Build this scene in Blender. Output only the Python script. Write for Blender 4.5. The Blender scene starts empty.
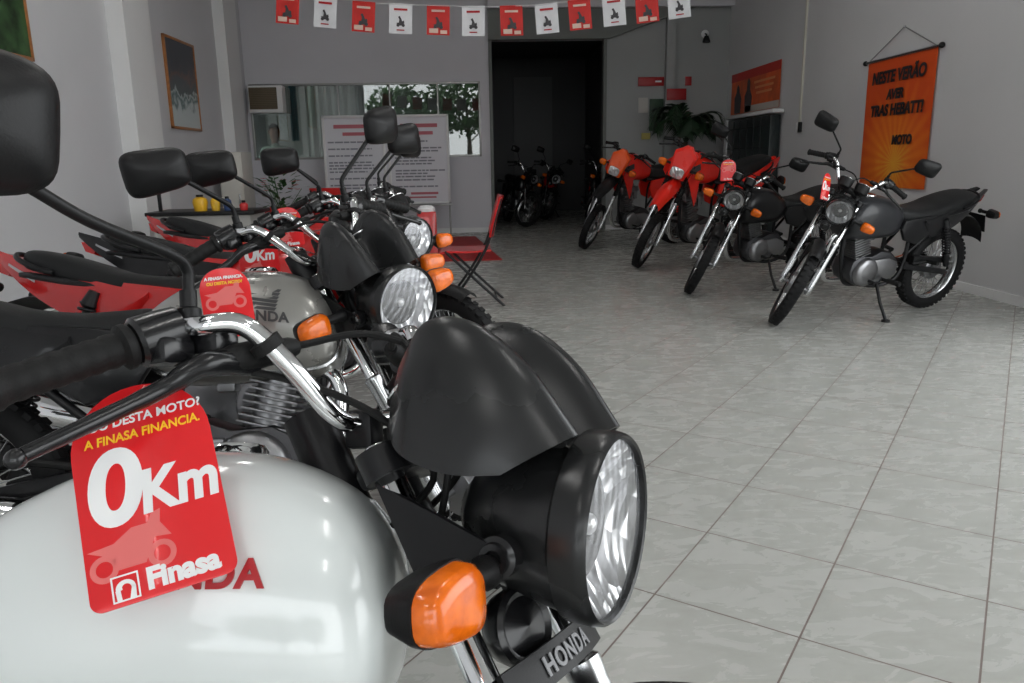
import bpy, bmesh, math, random
from mathutils import Vector, Matrix, Euler

random.seed(7)
PI = math.pi
rad = math.radians
scene = bpy.context.scene
COL = scene.collection

# ------------------------------------------------------------------ camera
H_CAM = 1.13
def camera():
    yaw, pitch, roll = rad(-2.457), rad(13.07), rad(-1.02)
    cy, sy = math.cos(yaw), math.sin(yaw)
    f = Vector((-sy*math.cos(pitch), cy*math.cos(pitch), -math.sin(pitch)))
    r0 = Vector((cy, sy, 0)); u0 = r0.cross(f)
    r = math.cos(roll)*r0 + math.sin(roll)*u0
    u = r.cross(f)
    cd = bpy.data.cameras.new('camera'); co = bpy.data.objects.new('camera', cd)
    COL.objects.link(co)
    cd.sensor_fit = 'HORIZONTAL'; cd.sensor_width = 36.0; cd.lens = 36.0*780/1024
    cd.clip_start = 0.05; cd.clip_end = 300
    m = Matrix((r, u, -f)).transposed().to_4x4()
    m.translation = Vector((0, 0, H_CAM))
    co.matrix_world = m
    scene.camera = co
camera()

# ------------------------------------------------------------------ world and light
SKY = 3.1
LAMP = 24.0      # radiance of the ceiling fluorescent tubes
w = bpy.data.worlds.new('overcast_sky'); scene.world = w
w.use_nodes = True
nt = w.node_tree
bg = nt.nodes['Background']
tc = nt.nodes.new('ShaderNodeTexCoord')
sep = nt.nodes.new('ShaderNodeSeparateXYZ')
ramp = nt.nodes.new('ShaderNodeValToRGB')
nz = nt.nodes.new('ShaderNodeTexNoise'); nz.inputs['Scale'].default_value = 2.2; nz.inputs['Detail'].default_value = 4
mx = nt.nodes.new('ShaderNodeMix'); mx.data_type = 'RGBA'; mx.blend_type = 'MULTIPLY'
nt.links.new(tc.outputs['Generated'], sep.inputs[0])
nt.links.new(sep.outputs['Z'], ramp.inputs[0])
ramp.color_ramp.elements[0].position = 0.0; ramp.color_ramp.elements[0].color = (0.86, 0.88, 0.88, 1)
ramp.color_ramp.elements[1].position = 0.7; ramp.color_ramp.elements[1].color = (0.95, 0.97, .97, 1)
cr = nt.nodes.new('ShaderNodeValToRGB')
cr.color_ramp.elements[0].position = .35; cr.color_ramp.elements[0].color = (.8, .82, .86, 1)
cr.color_ramp.elements[1].position = .65; cr.color_ramp.elements[1].color = (1, 1, 1, 1)
nt.links.new(tc.outputs['Generated'], nz.inputs['Vector'])
nt.links.new(nz.outputs[0], cr.inputs[0])
mx.inputs[0].default_value = 1.0
nt.links.new(ramp.outputs[0], mx.inputs[6]); nt.links.new(cr.outputs[0], mx.inputs[7])
nt.links.new(mx.outputs[2], bg.inputs['Color'])
bg.inputs['Strength'].default_value = SKY

# the open shop front lets the daylight in: a light portal for the sky
def portal(name, loc, rot, sx, sy):
    l = bpy.data.lights.new(name, 'AREA'); l.shape = 'RECTANGLE'; l.size = sx; l.size_y = sy
    l.cycles.is_portal = True
    o = bpy.data.objects.new(name, l); COL.objects.link(o); o.location = loc; o.rotation_euler = rot
OPEN_X0, OPEN_X1, OPEN_Y, OPEN_Z = -3.2, 3.9, -6.0, 4.2
portal('shopfront_daylight', ((OPEN_X0+OPEN_X1)/2, OPEN_Y-.02, OPEN_Z/2), (rad(90), 0, 0), OPEN_X1-OPEN_X0, OPEN_Z)

# the side of the shop is open too, to the right of the viewer
SIDE_Y0, SIDE_Y1, SIDE_Z = -2.2, 4.3, 3.3
portal('side_daylight', (4.05+.22, (SIDE_Y0+SIDE_Y1)/2, SIDE_Z/2), (rad(90), 0, rad(90)), SIDE_Y1-SIDE_Y0, SIDE_Z)

vs = scene.view_settings
vs.view_transform = 'Standard'; vs.look = 'None'; vs.gamma = 1.0; vs.exposure = 0.6
vs.use_curve_mapping = False
scene.cycles.max_bounces = 10; scene.cycles.diffuse_bounces = 5; scene.cycles.glossy_bounces = 5
scene.cycles.transparent_max_bounces = 16
scene.cycles.sample_clamp_indirect = 6.0
scene.cycles.caustics_reflective = False; scene.cycles.caustics_refractive = False

# ------------------------------------------------------------------ materials
MATS = {}
def srgb(r, g, b):
    f = lambda c: (c/255/12.92) if c/255 <= .04045 else ((c/255+.055)/1.055)**2.4
    return (f(r), f(g), f(b), 1)
def mat(name, col, rough=.5, metal=0., coat=0., bump=0., bscale=200., var=0., vscale=8., spec=.5, trans=0., ior=1.45, alpha=1.):
    if name in MATS: return MATS[name]
    m = bpy.data.materials.new(name); m.use_nodes = True
    t = m.node_tree; b = t.nodes['Principled BSDF']
    b.inputs['Base Color'].default_value = col; b.inputs['Roughness'].default_value = rough
    b.inputs['Metallic'].default_value = metal; b.inputs['Coat Weight'].default_value = coat
    b.inputs['Coat Roughness'].default_value = .05
    b.inputs['Specular IOR Level'].default_value = spec
    b.inputs['Transmission Weight'].default_value = trans; b.inputs['IOR'].default_value = ior
    tcn = t.nodes.new('ShaderNodeTexCoord')
    n = t.nodes.new('ShaderNodeTexNoise'); n.inputs['Scale'].default_value = vscale; n.inputs['Detail'].default_value = 5
    t.links.new(tcn.outputs['Object'], n.inputs['Vector'])
    if var > 0:
        r = t.nodes.new('ShaderNodeValToRGB')
        c0 = tuple(max(0, c*(1-var)) for c in col[:3])+(1,); c1 = tuple(min(1, c*(1+var)) for c in col[:3])+(1,)
        r.color_ramp.elements[0].position = .3; r.color_ramp.elements[1].position = .7
        r.color_ramp.elements[0].color = c0; r.color_ramp.elements[1].color = c1
        t.links.new(n.outputs[0], r.inputs[0]); t.links.new(r.outputs[0], b.inputs['Base Color'])
    mr = t.nodes.new('ShaderNodeMapRange')
    mr.inputs['To Min'].default_value = max(0, rough-.06*min(1, rough*4)); mr.inputs['To Max'].default_value = min(1, rough+.06*min(1, rough*4))
    t.links.new(n.outputs[0], mr.inputs['Value']); t.links.new(mr.outputs[0], b.inputs['Roughness'])
    if bump > 0:
        n2 = t.nodes.new('ShaderNodeTexNoise'); n2.inputs['Scale'].default_value = bscale
        t.links.new(tcn.outputs['Object'], n2.inputs['Vector'])
        bp = t.nodes.new('ShaderNodeBump'); bp.inputs['Strength'].default_value = bump; bp.inputs['Distance'].default_value = .002
        t.links.new(n2.outputs[0], bp.inputs['Height']); t.links.new(bp.outputs[0], b.inputs['Normal'])
    MATS[name] = m
    return m

plastic = mat('black_plastic', (.008, .008, .0085, 1), .42, spec=.3, bump=.12, bscale=400)
satin = mat('satin_black_plastic', (.016, .0165, .017, 1), .27, bump=.03, bscale=500)
gloss_black = mat('gloss_black', (.009, .009, .010, 1), .24, coat=.15)
rubber = mat('rubber', (.009, .009, .009, 1), .62, spec=.3, bump=.25, bscale=300)
seat_m = mat('seat_vinyl', (.010, .0105, .011, 1), .5, spec=.3, bump=.3, bscale=350)
tyre_m = mat('tyre_rubber', (.010, .010, .0105, 1), .7, spec=.25, bump=.2, bscale=150)
chrome = mat('chrome', (.86, .87, .88, 1), .06, metal=1)
steel = mat('bright_steel', (.62, .63, .64, 1), .22, metal=1)
alu = mat('cast_aluminium', (.30, .30, .31, 1), .36, metal=1, bump=.15, bscale=250)
alu_dark = mat('dark_aluminium', (.09, .09, .095, 1), .45, metal=1)
frame_m = mat('black_painted_steel', (.008, .008, .009, 1), .36, spec=.35)
amber = mat('amber_lens', (.95, .155, .006, 1), .2, coat=.35, var=.3, vscale=45, trans=.1)
red_lens = mat('red_lens', (.5, .01, .008, 1), .15, coat=.6)
white_paint = mat('white_tank_paint', (.78, .82, .81, 1), .22, coat=.8)
grey_paint = mat('grey_tank_paint', (.3, .295, .275, 1), .28, metal=.45, coat=.7)
red_paint = mat('red_bodywork', (.52, .012, .012, 1), .25, coat=.7)
black_paint = mat('black_bodywork', (.009, .009, .010, 1), .3, coat=.15, spec=.35)
dark_grey_paint = mat('graphite_bodywork', (.022, .023, .026, 1), .32, coat=.2, spec=.4)
orange_paint = mat('orange_bodywork', (.9, .1, .01, 1), .3, coat=.4)
trail_red = mat('bright_red_bodywork', (.8, .018, .008, 1), .3, coat=.4)
decal_dark = mat('dark_decal', (.05, .05, .052, 1), .4)
decal_silver = mat('silver_decal', (.45, .45, .46, 1), .35, metal=.5)
decal_red = mat('red_decal', (.42, .01, .015, 1), .35)
emblem_grey = mat('grey_emblem', (.22, .22, .23, 1), .4)
tag_red = mat('tag_red_card', (.72, .012, .016, 1), .35, coat=.25)
tag_white = mat('tag_white_print', (.85, .85, .85, 1), .45)
tag_yellow = mat('tag_yellow_print', (.95, .55, .02, 1), .45)
tag_pink = mat('tag_faded_print', (.75, .16, .15, 1), .45)
mirror_glass = mat('mirror_glass', (.9, .9, .9, 1), .02, metal=1)
gauge_face = mat('gauge_face', (.02, .02, .022, 1), .5)
dark_green_card = mat('dark_green_card', (.02, .05, .025, 1), .5, var=.4, vscale=5)

def reflector_mat():
    m = bpy.data.materials.new('headlight_reflector'); m.use_nodes = True
    t = m.node_tree; b = t.nodes['Principled BSDF']
    b.inputs['Base Color'].default_value = (.93, .93, .95, 1); b.inputs['Metallic'].default_value = 1; b.inputs['Roughness'].default_value = .28
    tcn = t.nodes.new('ShaderNodeTexCoord')
    v = t.nodes.new('ShaderNodeTexVoronoi'); v.inputs['Scale'].default_value = 38
    mp = t.nodes.new('ShaderNodeMapping'); mp.inputs['Scale'].default_value = (1, 1.6, .45)
    t.links.new(tcn.outputs['Object'], mp.inputs[0]); t.links.new(mp.outputs[0], v.inputs['Vector'])
    bp = t.nodes.new('ShaderNodeBump'); bp.inputs['Strength'].default_value = .9; bp.inputs['Distance'].default_value = .016
    t.links.new(v.outputs['Distance'], bp.inputs['Height']); t.links.new(bp.outputs[0], b.inputs['Normal'])
    return m
reflector = reflector_mat()
def glass_mat(name, tint=(1, 1, 1, 1), fac=1.0, ior=1.5):
    m = bpy.data.materials.new(name); m.use_nodes = True
    t = m.node_tree; t.nodes.remove(t.nodes['Principled BSDF'])
    o = t.nodes['Material Output']
    tr = t.nodes.new('ShaderNodeBsdfTransparent'); tr.inputs[0].default_value = tint
    gl = t.nodes.new('ShaderNodeBsdfGlossy'); gl.inputs['Roughness'].default_value = .01
    fr = t.nodes.new('ShaderNodeFresnel'); fr.inputs[0].default_value = ior
    mul = t.nodes.new('ShaderNodeMath'); mul.operation = 'MULTIPLY'; mul.inputs[1].default_value = fac; mul.use_clamp = True
    n = t.nodes.new('ShaderNodeTexNoise'); n.inputs['Scale'].default_value = 1.2
    tcn = t.nodes.new('ShaderNodeTexCoord'); t.links.new(tcn.outputs['Object'], n.inputs[0])
    bp = t.nodes.new('ShaderNodeBump'); bp.inputs['Strength'].default_value = .01
    t.links.new(n.outputs[0], bp.inputs['Height']); t.links.new(bp.outputs[0], gl.inputs['Normal'])
    mix = t.nodes.new('ShaderNodeMixShader')
    t.links.new(fr.outputs[0], mul.inputs[0]); t.links.new(mul.outputs[0], mix.inputs[0])
    t.links.new(tr.outputs[0], mix.inputs[1]); t.links.new(gl.outputs[0], mix.inputs[2]); t.links.new(mix.outputs[0], o.inputs[0])
    return m
def lens_mat():
    m = glass_mat('headlight_glass', (.97, .97, .97, 1), 1.3)
    t = m.node_tree; N = t.nodes.new; L = t.links.new
    mix0 = [n for n in t.nodes if n.type == 'MIX_SHADER'][0]; out = t.nodes['Material Output']
    g = N('ShaderNodeBsdfGlossy'); g.inputs['Color'].default_value = (.95, .96, 1, 1); g.inputs['Roughness'].default_value = .36
    wv = N('ShaderNodeTexWave'); wv.bands_direction = 'Y'; wv.inputs['Scale'].default_value = 26; wv.inputs['Distortion'].default_value = 3.0; wv.inputs['Detail'].default_value = 1
    tcn = N('ShaderNodeTexCoord'); L(tcn.outputs['Object'], wv.inputs[0])
    bp = N('ShaderNodeBump'); bp.inputs['Strength'].default_value = .22; bp.inputs['Distance'].default_value = .01
    L(wv.outputs['Fac'], bp.inputs['Height']); L(bp.outputs[0], g.inputs['Normal'])
    mx2 = N('ShaderNodeMixShader'); mx2.inputs[0].default_value = .15
    L(mix0.outputs[0], mx2.inputs[1]); L(g.outputs[0], mx2.inputs[2]); L(mx2.outputs[0], out.inputs[0])
    return m
lens_glass = lens_mat()
office_glass = glass_mat('office_glass', (.62, .66, .64, 1), 3.0)

# ------------------------------------------------------------------ mesh helpers
def V(*a): return Vector(a)
def catmull(pts, k=6):
    pts = [Vector(p) for p in pts]
    if len(pts) < 3: return pts
    P = [pts[0]*2-pts[1]] + pts + [pts[-1]*2-pts[-2]]
    out = []
    for i in range(1, len(P)-2):
        a, b, c, d = P[i-1:i+3]
        for j in range(k):
            t = j/k
            out.append(.5*((2*b)+(c-a)*t+(2*a-5*b+4*c-d)*t*t+(3*b-a-3*c+d)*t**3))
    out.append(pts[-1]); return out
def lerp(a, b, t): return a+(b-a)*t
BODY_XF = None      # extra shaping of the machine being built (taller trail machines)
class MB:
    def __init__(s): s.v = []; s.f = []; s.m = []
    def add(s, vs, fs, mi=0, M=None):
        o = len(s.v)
        s.v += [(M @ Vector(p)) if M else Vector(p) for p in vs]
        s.f += [tuple(i+o for i in f) for f in fs]; s.m += [mi]*len(fs)
    def add_bm(s, bm, mi=0, M=None):
        bm.verts.index_update()
        s.add([v.co.copy() for v in bm.verts], [[v.index for v in f.verts] for f in bm.faces], mi, M); bm.free()
    def box(s, c, size, bevel=0., M=None, mi=0, seg=2, R=None):
        bm = bmesh.new(); bmesh.ops.create_cube(bm, size=1)
        for v in bm.verts: v.co = Vector((v.co.x*size[0], v.co.y*size[1], v.co.z*size[2]))
        if bevel > 0: bmesh.ops.bevel(bm, geom=bm.edges[:], offset=bevel, segments=seg, profile=.5, affect='EDGES')
        T = Matrix.Translation(Vector(c))
        if R is not None: T = T @ R.to_4x4()
        s.add_bm(bm, mi, (M @ T) if M else T)
    def tube(s, pts, r, n=10, closed=False, mi=0, M=None, caps=True):
        pts = [Vector(p) for p in pts]; N = len(pts)
        rs = r if isinstance(r, (list, tuple)) else [r]*N
        if len(rs) != N: rs = [rs[min(len(rs)-1, int(i*len(rs)/N))] for i in range(N)]
        T = []
        for i in range(N):
            a = pts[(i-1) % N] if (closed or i > 0) else pts[i]
            b = pts[(i+1) % N] if (closed or i < N-1) else pts[i]
            d = (b-a); T.append(d.normalized() if d.length > 1e-9 else Vector((0, 0, 1)))
        up = Vector((0, 0, 1)) if abs(T[0].z) < .9 else Vector((1, 0, 0))
        nrm = T[0].cross(up).normalized()
        vs, fs = [], []
        for i in range(N):
            nrm = (nrm - T[i]*nrm.dot(T[i]))
            nrm = nrm.normalized() if nrm.length > 1e-6 else T[i].orthogonal().normalized()
            bn = T[i].cross(nrm)
            for j in range(n):
                a = 2*PI*j/n
                vs.append(pts[i]+(nrm*math.cos(a)+bn*math.sin(a))*rs[i])
        L = N if closed else N-1
        for i in range(L):
            for j in range(n):
                a = i*n+j; b = i*n+(j+1) % n; c = ((i+1) % N)*n+(j+1) % n; d = ((i+1) % N)*n+j
                fs.append((a, b, c, d))
        if caps and not closed:
            fs.append(tuple(range(n-1, -1, -1))); fs.append(tuple(range((N-1)*n, N*n)))
        s.add(vs, fs, mi, M)
    def lathe(s, prof, o, ax, n=28, mi=0, M=None, caps=True, ysc=1.0):
        # prof: list of (t along axis, radius)
        o = Vector(o); ax = Vector(ax).normalized(); e = ax.orthogonal().normalized(); g = ax.cross(e)
        if abs(ax.z) < .99: e = ax.cross(Vector((0, 0, 1))).normalized(); g = ax.cross(e)
        vs, fs = [], []
        for t, r in prof:
            for j in range(n):
                a = 2*PI*j/n; vs.append(o+ax*t+(e*math.cos(a)+g*math.sin(a)*ysc)*r)
        for i in range(len(prof)-1):
            for j in range(n):
                a = i*n+j; b = i*n+(j+1) % n; fs.append((a, b, b+n, a+n))
        if caps:
            if prof[0][1] > 1e-5: fs.append(tuple(range(n-1, -1, -1)))
            if prof[-1][1] > 1e-5: fs.append(tuple(range((len(prof)-1)*n, len(prof)*n)))
        s.add(vs, fs, mi, M)
    def torus(s, o, ax, R, r, n=48, k=12, mi=0, M=None, rz=None):
        o = Vector(o); ax = Vector(ax).normalized(); e = ax.orthogonal().normalized(); g = ax.cross(e)
        rz = rz or r; vs, fs = [], []
        for i in range(n):
            a = 2*PI*i/n; d = e*math.cos(a)+g*math.sin(a)
            for j in range(k):
                b = 2*PI*j/k; vs.append(o+d*(R+r*math.cos(b))+ax*(rz*math.sin(b)))
        for i in range(n):
            for j in range(k):
                fs.append((i*k+j, ((i+1) % n)*k+j, ((i+1) % n)*k+(j+1) % k, i*k+(j+1) % k))
        s.add(vs, fs, mi, M)
    def loft(s, rings, mi=0, M=None, caps=True):
        n = len(rings[0]); vs = [p for r in rings for p in r]; fs = []
        for i in range(len(rings)-1):
            for j in range(n):
                a = i*n+j; b = i*n+(j+1) % n; fs.append((a, b, b+n, a+n))
        if caps:
            fs.append(tuple(range(n-1, -1, -1))); fs.append(tuple(range((len(rings)-1)*n, len(rings)*n)))
        s.add(vs, fs, mi, M)
    def prism(s, outline, p0, p1, mi=0, M=None, bevel=0.):
        # outline: 2D (a,b); p0(a,b), p1(a,b) -> 3D for the two faces
        bm = bmesh.new(); n = len(outline)
        A = [bm.verts.new(p0(*q)) for q in outline]; B = [bm.verts.new(p1(*q)) for q in outline]
        f0 = bm.faces.new(A[::-1]); f1 = bm.faces.new(B)
        for i in range(n): bm.faces.new((A[i], A[(i+1) % n], B[(i+1) % n], B[i]))
        bmesh.ops.recalc_face_normals(bm, faces=bm.faces[:])
        if bevel > 0:
            es = list({e for f in (f0, f1) for e in f.edges})
            bmesh.ops.bevel(bm, geom=es, offset=bevel, segments=2, profile=.5, affect='EDGES')
        bmesh.ops.triangulate(bm, faces=[f for f in bm.faces if len(f.verts) > 4])
        s.add_bm(bm, mi, M)
    def grid(s, fn, nu, nv, th=0., mi=0, M=None):
        bm = bmesh.new()
        g = [[bm.verts.new(fn(i/nu, j/nv)) for j in range(nv+1)] for i in range(nu+1)]
        for i in range(nu):
            for j in range(nv): bm.faces.new((g[i][j], g[i+1][j], g[i+1][j+1], g[i][j+1]))
        bm.normal_update()
        if th: bmesh.ops.solidify(bm, geom=bm.faces[:], thickness=th)
        s.add_bm(bm, mi, M)
    def sphere(s, c, r, mi=0, M=None, sc=(1, 1, 1), n=16):
        bm = bmesh.new(); bmesh.ops.create_uvsphere(bm, u_segments=n, v_segments=n//2+2, radius=r)
        for v in bm.verts: v.co = Vector((v.co.x*sc[0], v.co.y*sc[1], v.co.z*sc[2]))+Vector(c)
        s.add_bm(bm, mi, M)
    def build(s, name, mats, parent=None, xf=None, sharp=42, label=None):
        me = bpy.data.meshes.new(name)
        xf = xf or BODY_XF
        vs = [xf(p) for p in s.v] if xf else s.v
        me.from_pydata([tuple(p) for p in vs], [], s.f)
        if not isinstance(mats, (list, tuple)): mats = [mats]
        for m in mats: me.materials.append(m)
        me.polygons.foreach_set('material_index', s.m)
        me.validate(); me.update()
        bm = bmesh.new(); bm.from_mesh(me); bmesh.ops.recalc_face_normals(bm, faces=bm.faces[:]); bm.to_mesh(me); bm.free()
        me.shade_smooth(); me.set_sharp_from_angle(angle=rad(sharp))
        o = bpy.data.objects.new(name, me); COL.objects.link(o)
        if parent: o.parent = parent
        if label: o['label'] = label
        return o
def superring(x, zt, zb, hw, n=28, e=2.5, flat=None, y0=0.):
    mid = (zt+zb)/2; h = (zt-zb)/2; r = []
    for j in range(n):
        a = 2*PI*j/n; c, s_ = math.cos(a), math.sin(a)
        y = hw*math.copysign(abs(c)**(2/e), c); z = h*math.copysign(abs(s_)**(2/e), s_)
        r.append(Vector((x, y+y0, mid+z)))
    return r
_TXT = {}
def text_geo(body, size, depth, bold=0., shear=0., align='CENTER', spacing=1.):
    key = (body, size, depth, bold, shear, align, spacing)
    if key in _TXT: return _TXT[key]
    c = bpy.data.curves.new('lettering', 'FONT'); c.body = body; c.size = size; c.extrude = depth; c.offset = bold; c.shear = shear
    c.align_x = align; c.space_character = spacing; c.resolution_u = 8
    o = bpy.data.objects.new('lettering', c); COL.objects.link(o)
    dg = bpy.context.evaluated_depsgraph_get(); dg.update()
    me = bpy.data.meshes.new_from_object(o.evaluated_get(dg))
    vs = [v.co.copy() for v in me.vertices]; fs = [tuple(p.vertices) for p in me.polygons]
    bpy.data.objects.remove(o); bpy.data.meshes.remove(me); bpy.data.curves.remove(c)
    _TXT[key] = (vs, fs); return vs, fs
def empty(name, loc=(0, 0, 0), rot=(0, 0, 0), label=None, cat=None, group=None):
    o = bpy.data.objects.new(name, None); COL.objects.link(o); o.location = loc; o.rotation_euler = rot
    o.empty_display_size = .1
    return tag(o, label, cat, group)
def tag(o, label=None, cat=None, group=None, kind=None):
    if label: o['label'] = label
    if cat: o['category'] = cat
    if group: o['group'] = group
    if kind: o['kind'] = kind
    return o

# ------------------------------------------------------------------ motorcycle
RAKE = rad(26.5)
SA = Vector((.30, 0, .95)); AXS = Vector((-math.sin(RAKE), 0, math.cos(RAKE)))
def fork_pt(s_, y=0., ahead=0.):
    # point on the fork line, s_ metres up from the axle
    return Vector((.655-.446*s_+.895*ahead, y, .305+.895*s_+.446*ahead))

def wheel(parent, name, cx, cz, R, rt, width, disc_side, xf, spoke_n=18, drum=True):
    c = Vector((cx, 0, cz)); ax = V(0, 1, 0)
    rim = MB()
    rr = R-rt*1.75
    prof = [(-width*.36, rr+.014), (-width*.30, rr-.002), (-width*.12, rr-.012), (width*.12, rr-.012), (width*.30, rr-.002), (width*.36, rr+.014), (0, rr+.006), (-width*.36, rr+.014)]
    rim.lathe(prof, c, ax, n=56, caps=False)
    w = rim.build(name, steel, parent, xf)
    t = MB()
    R0 = R-rt
    n, k = 64, 14; vs, fs = [], []
    for i in range(n):
        a = 2*PI*i/n; d = V(math.cos(a), 0, math.sin(a))
        for j in range(k):
            b = 2*PI*j/k
            rad_ = rt*math.cos(b); yy = width/2*math.copysign(abs(math.sin(b))**.8, math.sin(b))
            vs.append(c+d*(R0-.004+max(-rt*.72, rad_))+V(0, yy, 0))
    for i in range(n):
        for j in range(k): fs.append((i*k+j, ((i+1) % n)*k+j, ((i+1) % n)*k+(j+1) % k, i*k+(j+1) % k))
    t.add(vs, fs)
    for i in range(46):   # tread blocks
        for sy in (-1, 1):
            a = 2*PI*(i+(.5 if sy > 0 else 0))/46; d = V(math.cos(a), 0, math.sin(a)); tn = V(-math.sin(a), 0, math.cos(a))
            p = c+d*(R-.010)+V(0, sy*width*.22, 0)
            Rm = Matrix((tn, V(0, 1, 0), d)).transposed()
            t.box(p, (.022, width*.30, .014), R=Rm)
    ty = t.build('tyre', tyre_m, w, xf)
    s_ = MB()
    for i in range(spoke_n*2):
        a = 2*PI*i/(spoke_n*2); sy = 1 if i % 2 else -1
        off = .33*(1 if (i//2) % 2 else -1)
        p0 = c+V(math.cos(a+off)*.045, sy*.028, math.sin(a+off)*.045)
        p1 = c+V(math.cos(a)*(rr-.004), sy*.004, math.sin(a)*(rr-.004))
        s_.tube([p0, p1], .0022, n=5, caps=False)
    s_.build('spokes', steel, w, xf)
    h = MB()
    h.lathe([(-.05, .018), (-.045, .05), (-.02, .055), (.02, .055), (.045, .05), (.05, .018)], c, ax, n=24)
    if drum: h.lathe([(-.045, .075), (-.03, .082), (.02, .082), (.03, .07)], c, ax, n=28)
    h.lathe([(-.105, .012), (.105, .012)], c, ax, n=12)
    h.build('hub', alu, w, xf)
    return ty

def indicator(parent, side, base, facing, xf, rear=False):
    # side +-1 ; base point on the bike ; facing +1 forward / -1 rearward
    m = MB(); y = side
    stalk_end = base+V(0, y*.062, -.004)
    m.lathe([(0, .016), (.012, .017), (.02, .012), (.062, .012)], base, V(0, y, 0), n=14)
    c = base+V(0, y*.105, -.004)
    def ring(x, wy, hz, n=24):
        r = []
        for j in range(n):
            a = 2*PI*j/n; cc, ss = math.cos(a), math.sin(a)
            yy = wy*math.copysign(abs(cc)**.62, cc); zz = hz*math.copysign(abs(ss)**.62, ss)
            zz *= 1-.18*(yy*y/wy)
            r.append(c+V(facing*x, yy, zz))
        return r
    m.loft([ring(-.026, .022, .012), ring(-.02, .036, .024), ring(.004, .045, .0315), ring(.012, .0455, .032)])
    s_ = m.build('indicator', plastic, parent, xf)
    l = MB()
    l.loft([ring(.012, .044, .0305), ring(.026, .0425, .029), ring(.034, .036, .024), ring(.037, .022, .014)])
    l.build('amber_lens', amber, s_, xf)
    return s_

def mirror(parent, side, xf, out=0., drop=0., tall=1.):
    y = side; m = MB()
    pts = catmull([V(.185, y*.175, 1.045), V(.186, y*.175, 1.08), V(.188, y*.178, 1.098), V(.192, y*(.195+.1*out), 1.115-.1*drop), V(.20, y*(.25+.7*out), 1.16-.7*drop), V(.205, y*(.295+out), 1.196-drop)], 5)
    rr = [.0062]*len(pts)
    m.tube(pts, rr, n=10)
    m.lathe([(0, .013), (.02, .013), (.022, .009), (.04, .009)], V(.185, y*.175, 1.035), V(0, 0, 1), n=14)
    st = m.build('mirror_stem', plastic, parent, xf)
    h = MB(); c = V(.205, y*(.348+out), 1.222-drop*.6)
    tilt = Matrix.Rotation(y*rad(17), 3, 'Z') @ Matrix.Rotation(rad(8), 3, 'Y')
    def ring(x, wy, hz, n=36, dy=0.):
        r = []
        for j in range(n):
            a = 2*PI*j/n; cc, ss = math.cos(a), math.sin(a)
            yy = wy*math.copysign(abs(cc)**.45, cc); zz = tall*hz*math.copysign(abs(ss)**.45, ss)
            zz *= 1+.10*(yy*y/wy)
            r.append(c+tilt @ V(x, yy+dy, zz))
        return r
    h.loft([ring(-.012, .070, .047), ring(-.010, .075, .052), ring(.004, .075, .052), ring(.016, .067, .045), ring(.028, .048, .028), ring(.034, .022, .012)])
    sh = h.build('mirror_housing', plastic, st, xf)
    g = MB(); g.loft([ring(-.0125, .066, .041), ring(-.0135, .066, .041)])
    g.build('mirror_face', mirror_glass, st, xf)

def grip_side(parent, side, xf, full=True):
    y = side
    ax = (V(.118, y*.348, .976)-V(.172, y*.20, 1.028)).normalized()
    o = V(.162, y*.228, 1.0175)
    g = MB()
    prof = [(0, .021), (.004, .024), (.01, .024), (.014, .0175)]
    t = .016
    while t < .118:
        prof += [(t, .0172), (t+.005, .0182), (t+.010, .0182), (t+.013, .0172)]; t += .017
    prof += [(.122, .0185), (.126, .021), (.132, .021), (.136, .015), (.137, 0)]
    g.lathe(prof, o, ax, n=22)
    gr = g.build('grip', rubber, parent, xf)
    s_ = MB()
    s_.lathe([(-.052, .02), (-.05, .0255), (-.03, .027), (-.006, .027), (-.002, .023)], o, ax, n=22)
    s_.box(o+ax*(-.03)+V(.008, 0, -.018), (.045, .042, .03), .008)
    s_.box(o+ax*(-.03)+V(-.02, 0, .004), (.012, .022, .014), .003)
    s_.build('switch_housing', gloss_black, parent, xf)
    l = MB()
    pv = V(.222, y*.165, .992)
    l.box(lerp(pv, o+ax*(-.075), .5), (.05, .034, .026), .007)
    l.tube(catmull([pv+V(.012, -y*.03, 0), pv+V(.008, y*.03, 0), V(.208, y*.235, .968), V(.192, y*.305, .938), V(.180, y*.352, .918)], 5), [.0135, .0135, .0115, .0095, .0085, .008, .0075], n=10)
    l.sphere(V(.179, y*.358, .915), .0095, n=12)
    l.build('brake_lever' if y < 0 else 'clutch_lever', gloss_black, parent, xf)
    b = MB()
    b.tube(catmull([pv+V(.006, y*.012, .002), pv+V(.018, -y*.03, .010), pv+V(.034, -y*.075, .018)], 5), [.014, .0165, .0165, .0155, .0125, .009], n=14)
    b.build('lever_boot', rubber, parent, xf)
    cb = MB()
    cb.tube(catmull([pv+V(.032, -y*.07, .018), V(.315, y*.02, 1.02), V(.395, -y*.04, .965), V(.43, -y*.062, .88), V(.40, -y*.05, .78), V(.39, -y*.03, .70)], 7), .0042, n=8)
    if full:
        cb.tube(catmull([o+ax*(-.03)+V(.02, 0, -.03), V(.26, y*.12, .975), V(.35, y*.08, .93), V(.39, y*.03, .86), V(.33, y*.03, .80)], 7), .0042, n=8)
    cb.build('control_cable', rubber, parent, xf)

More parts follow.
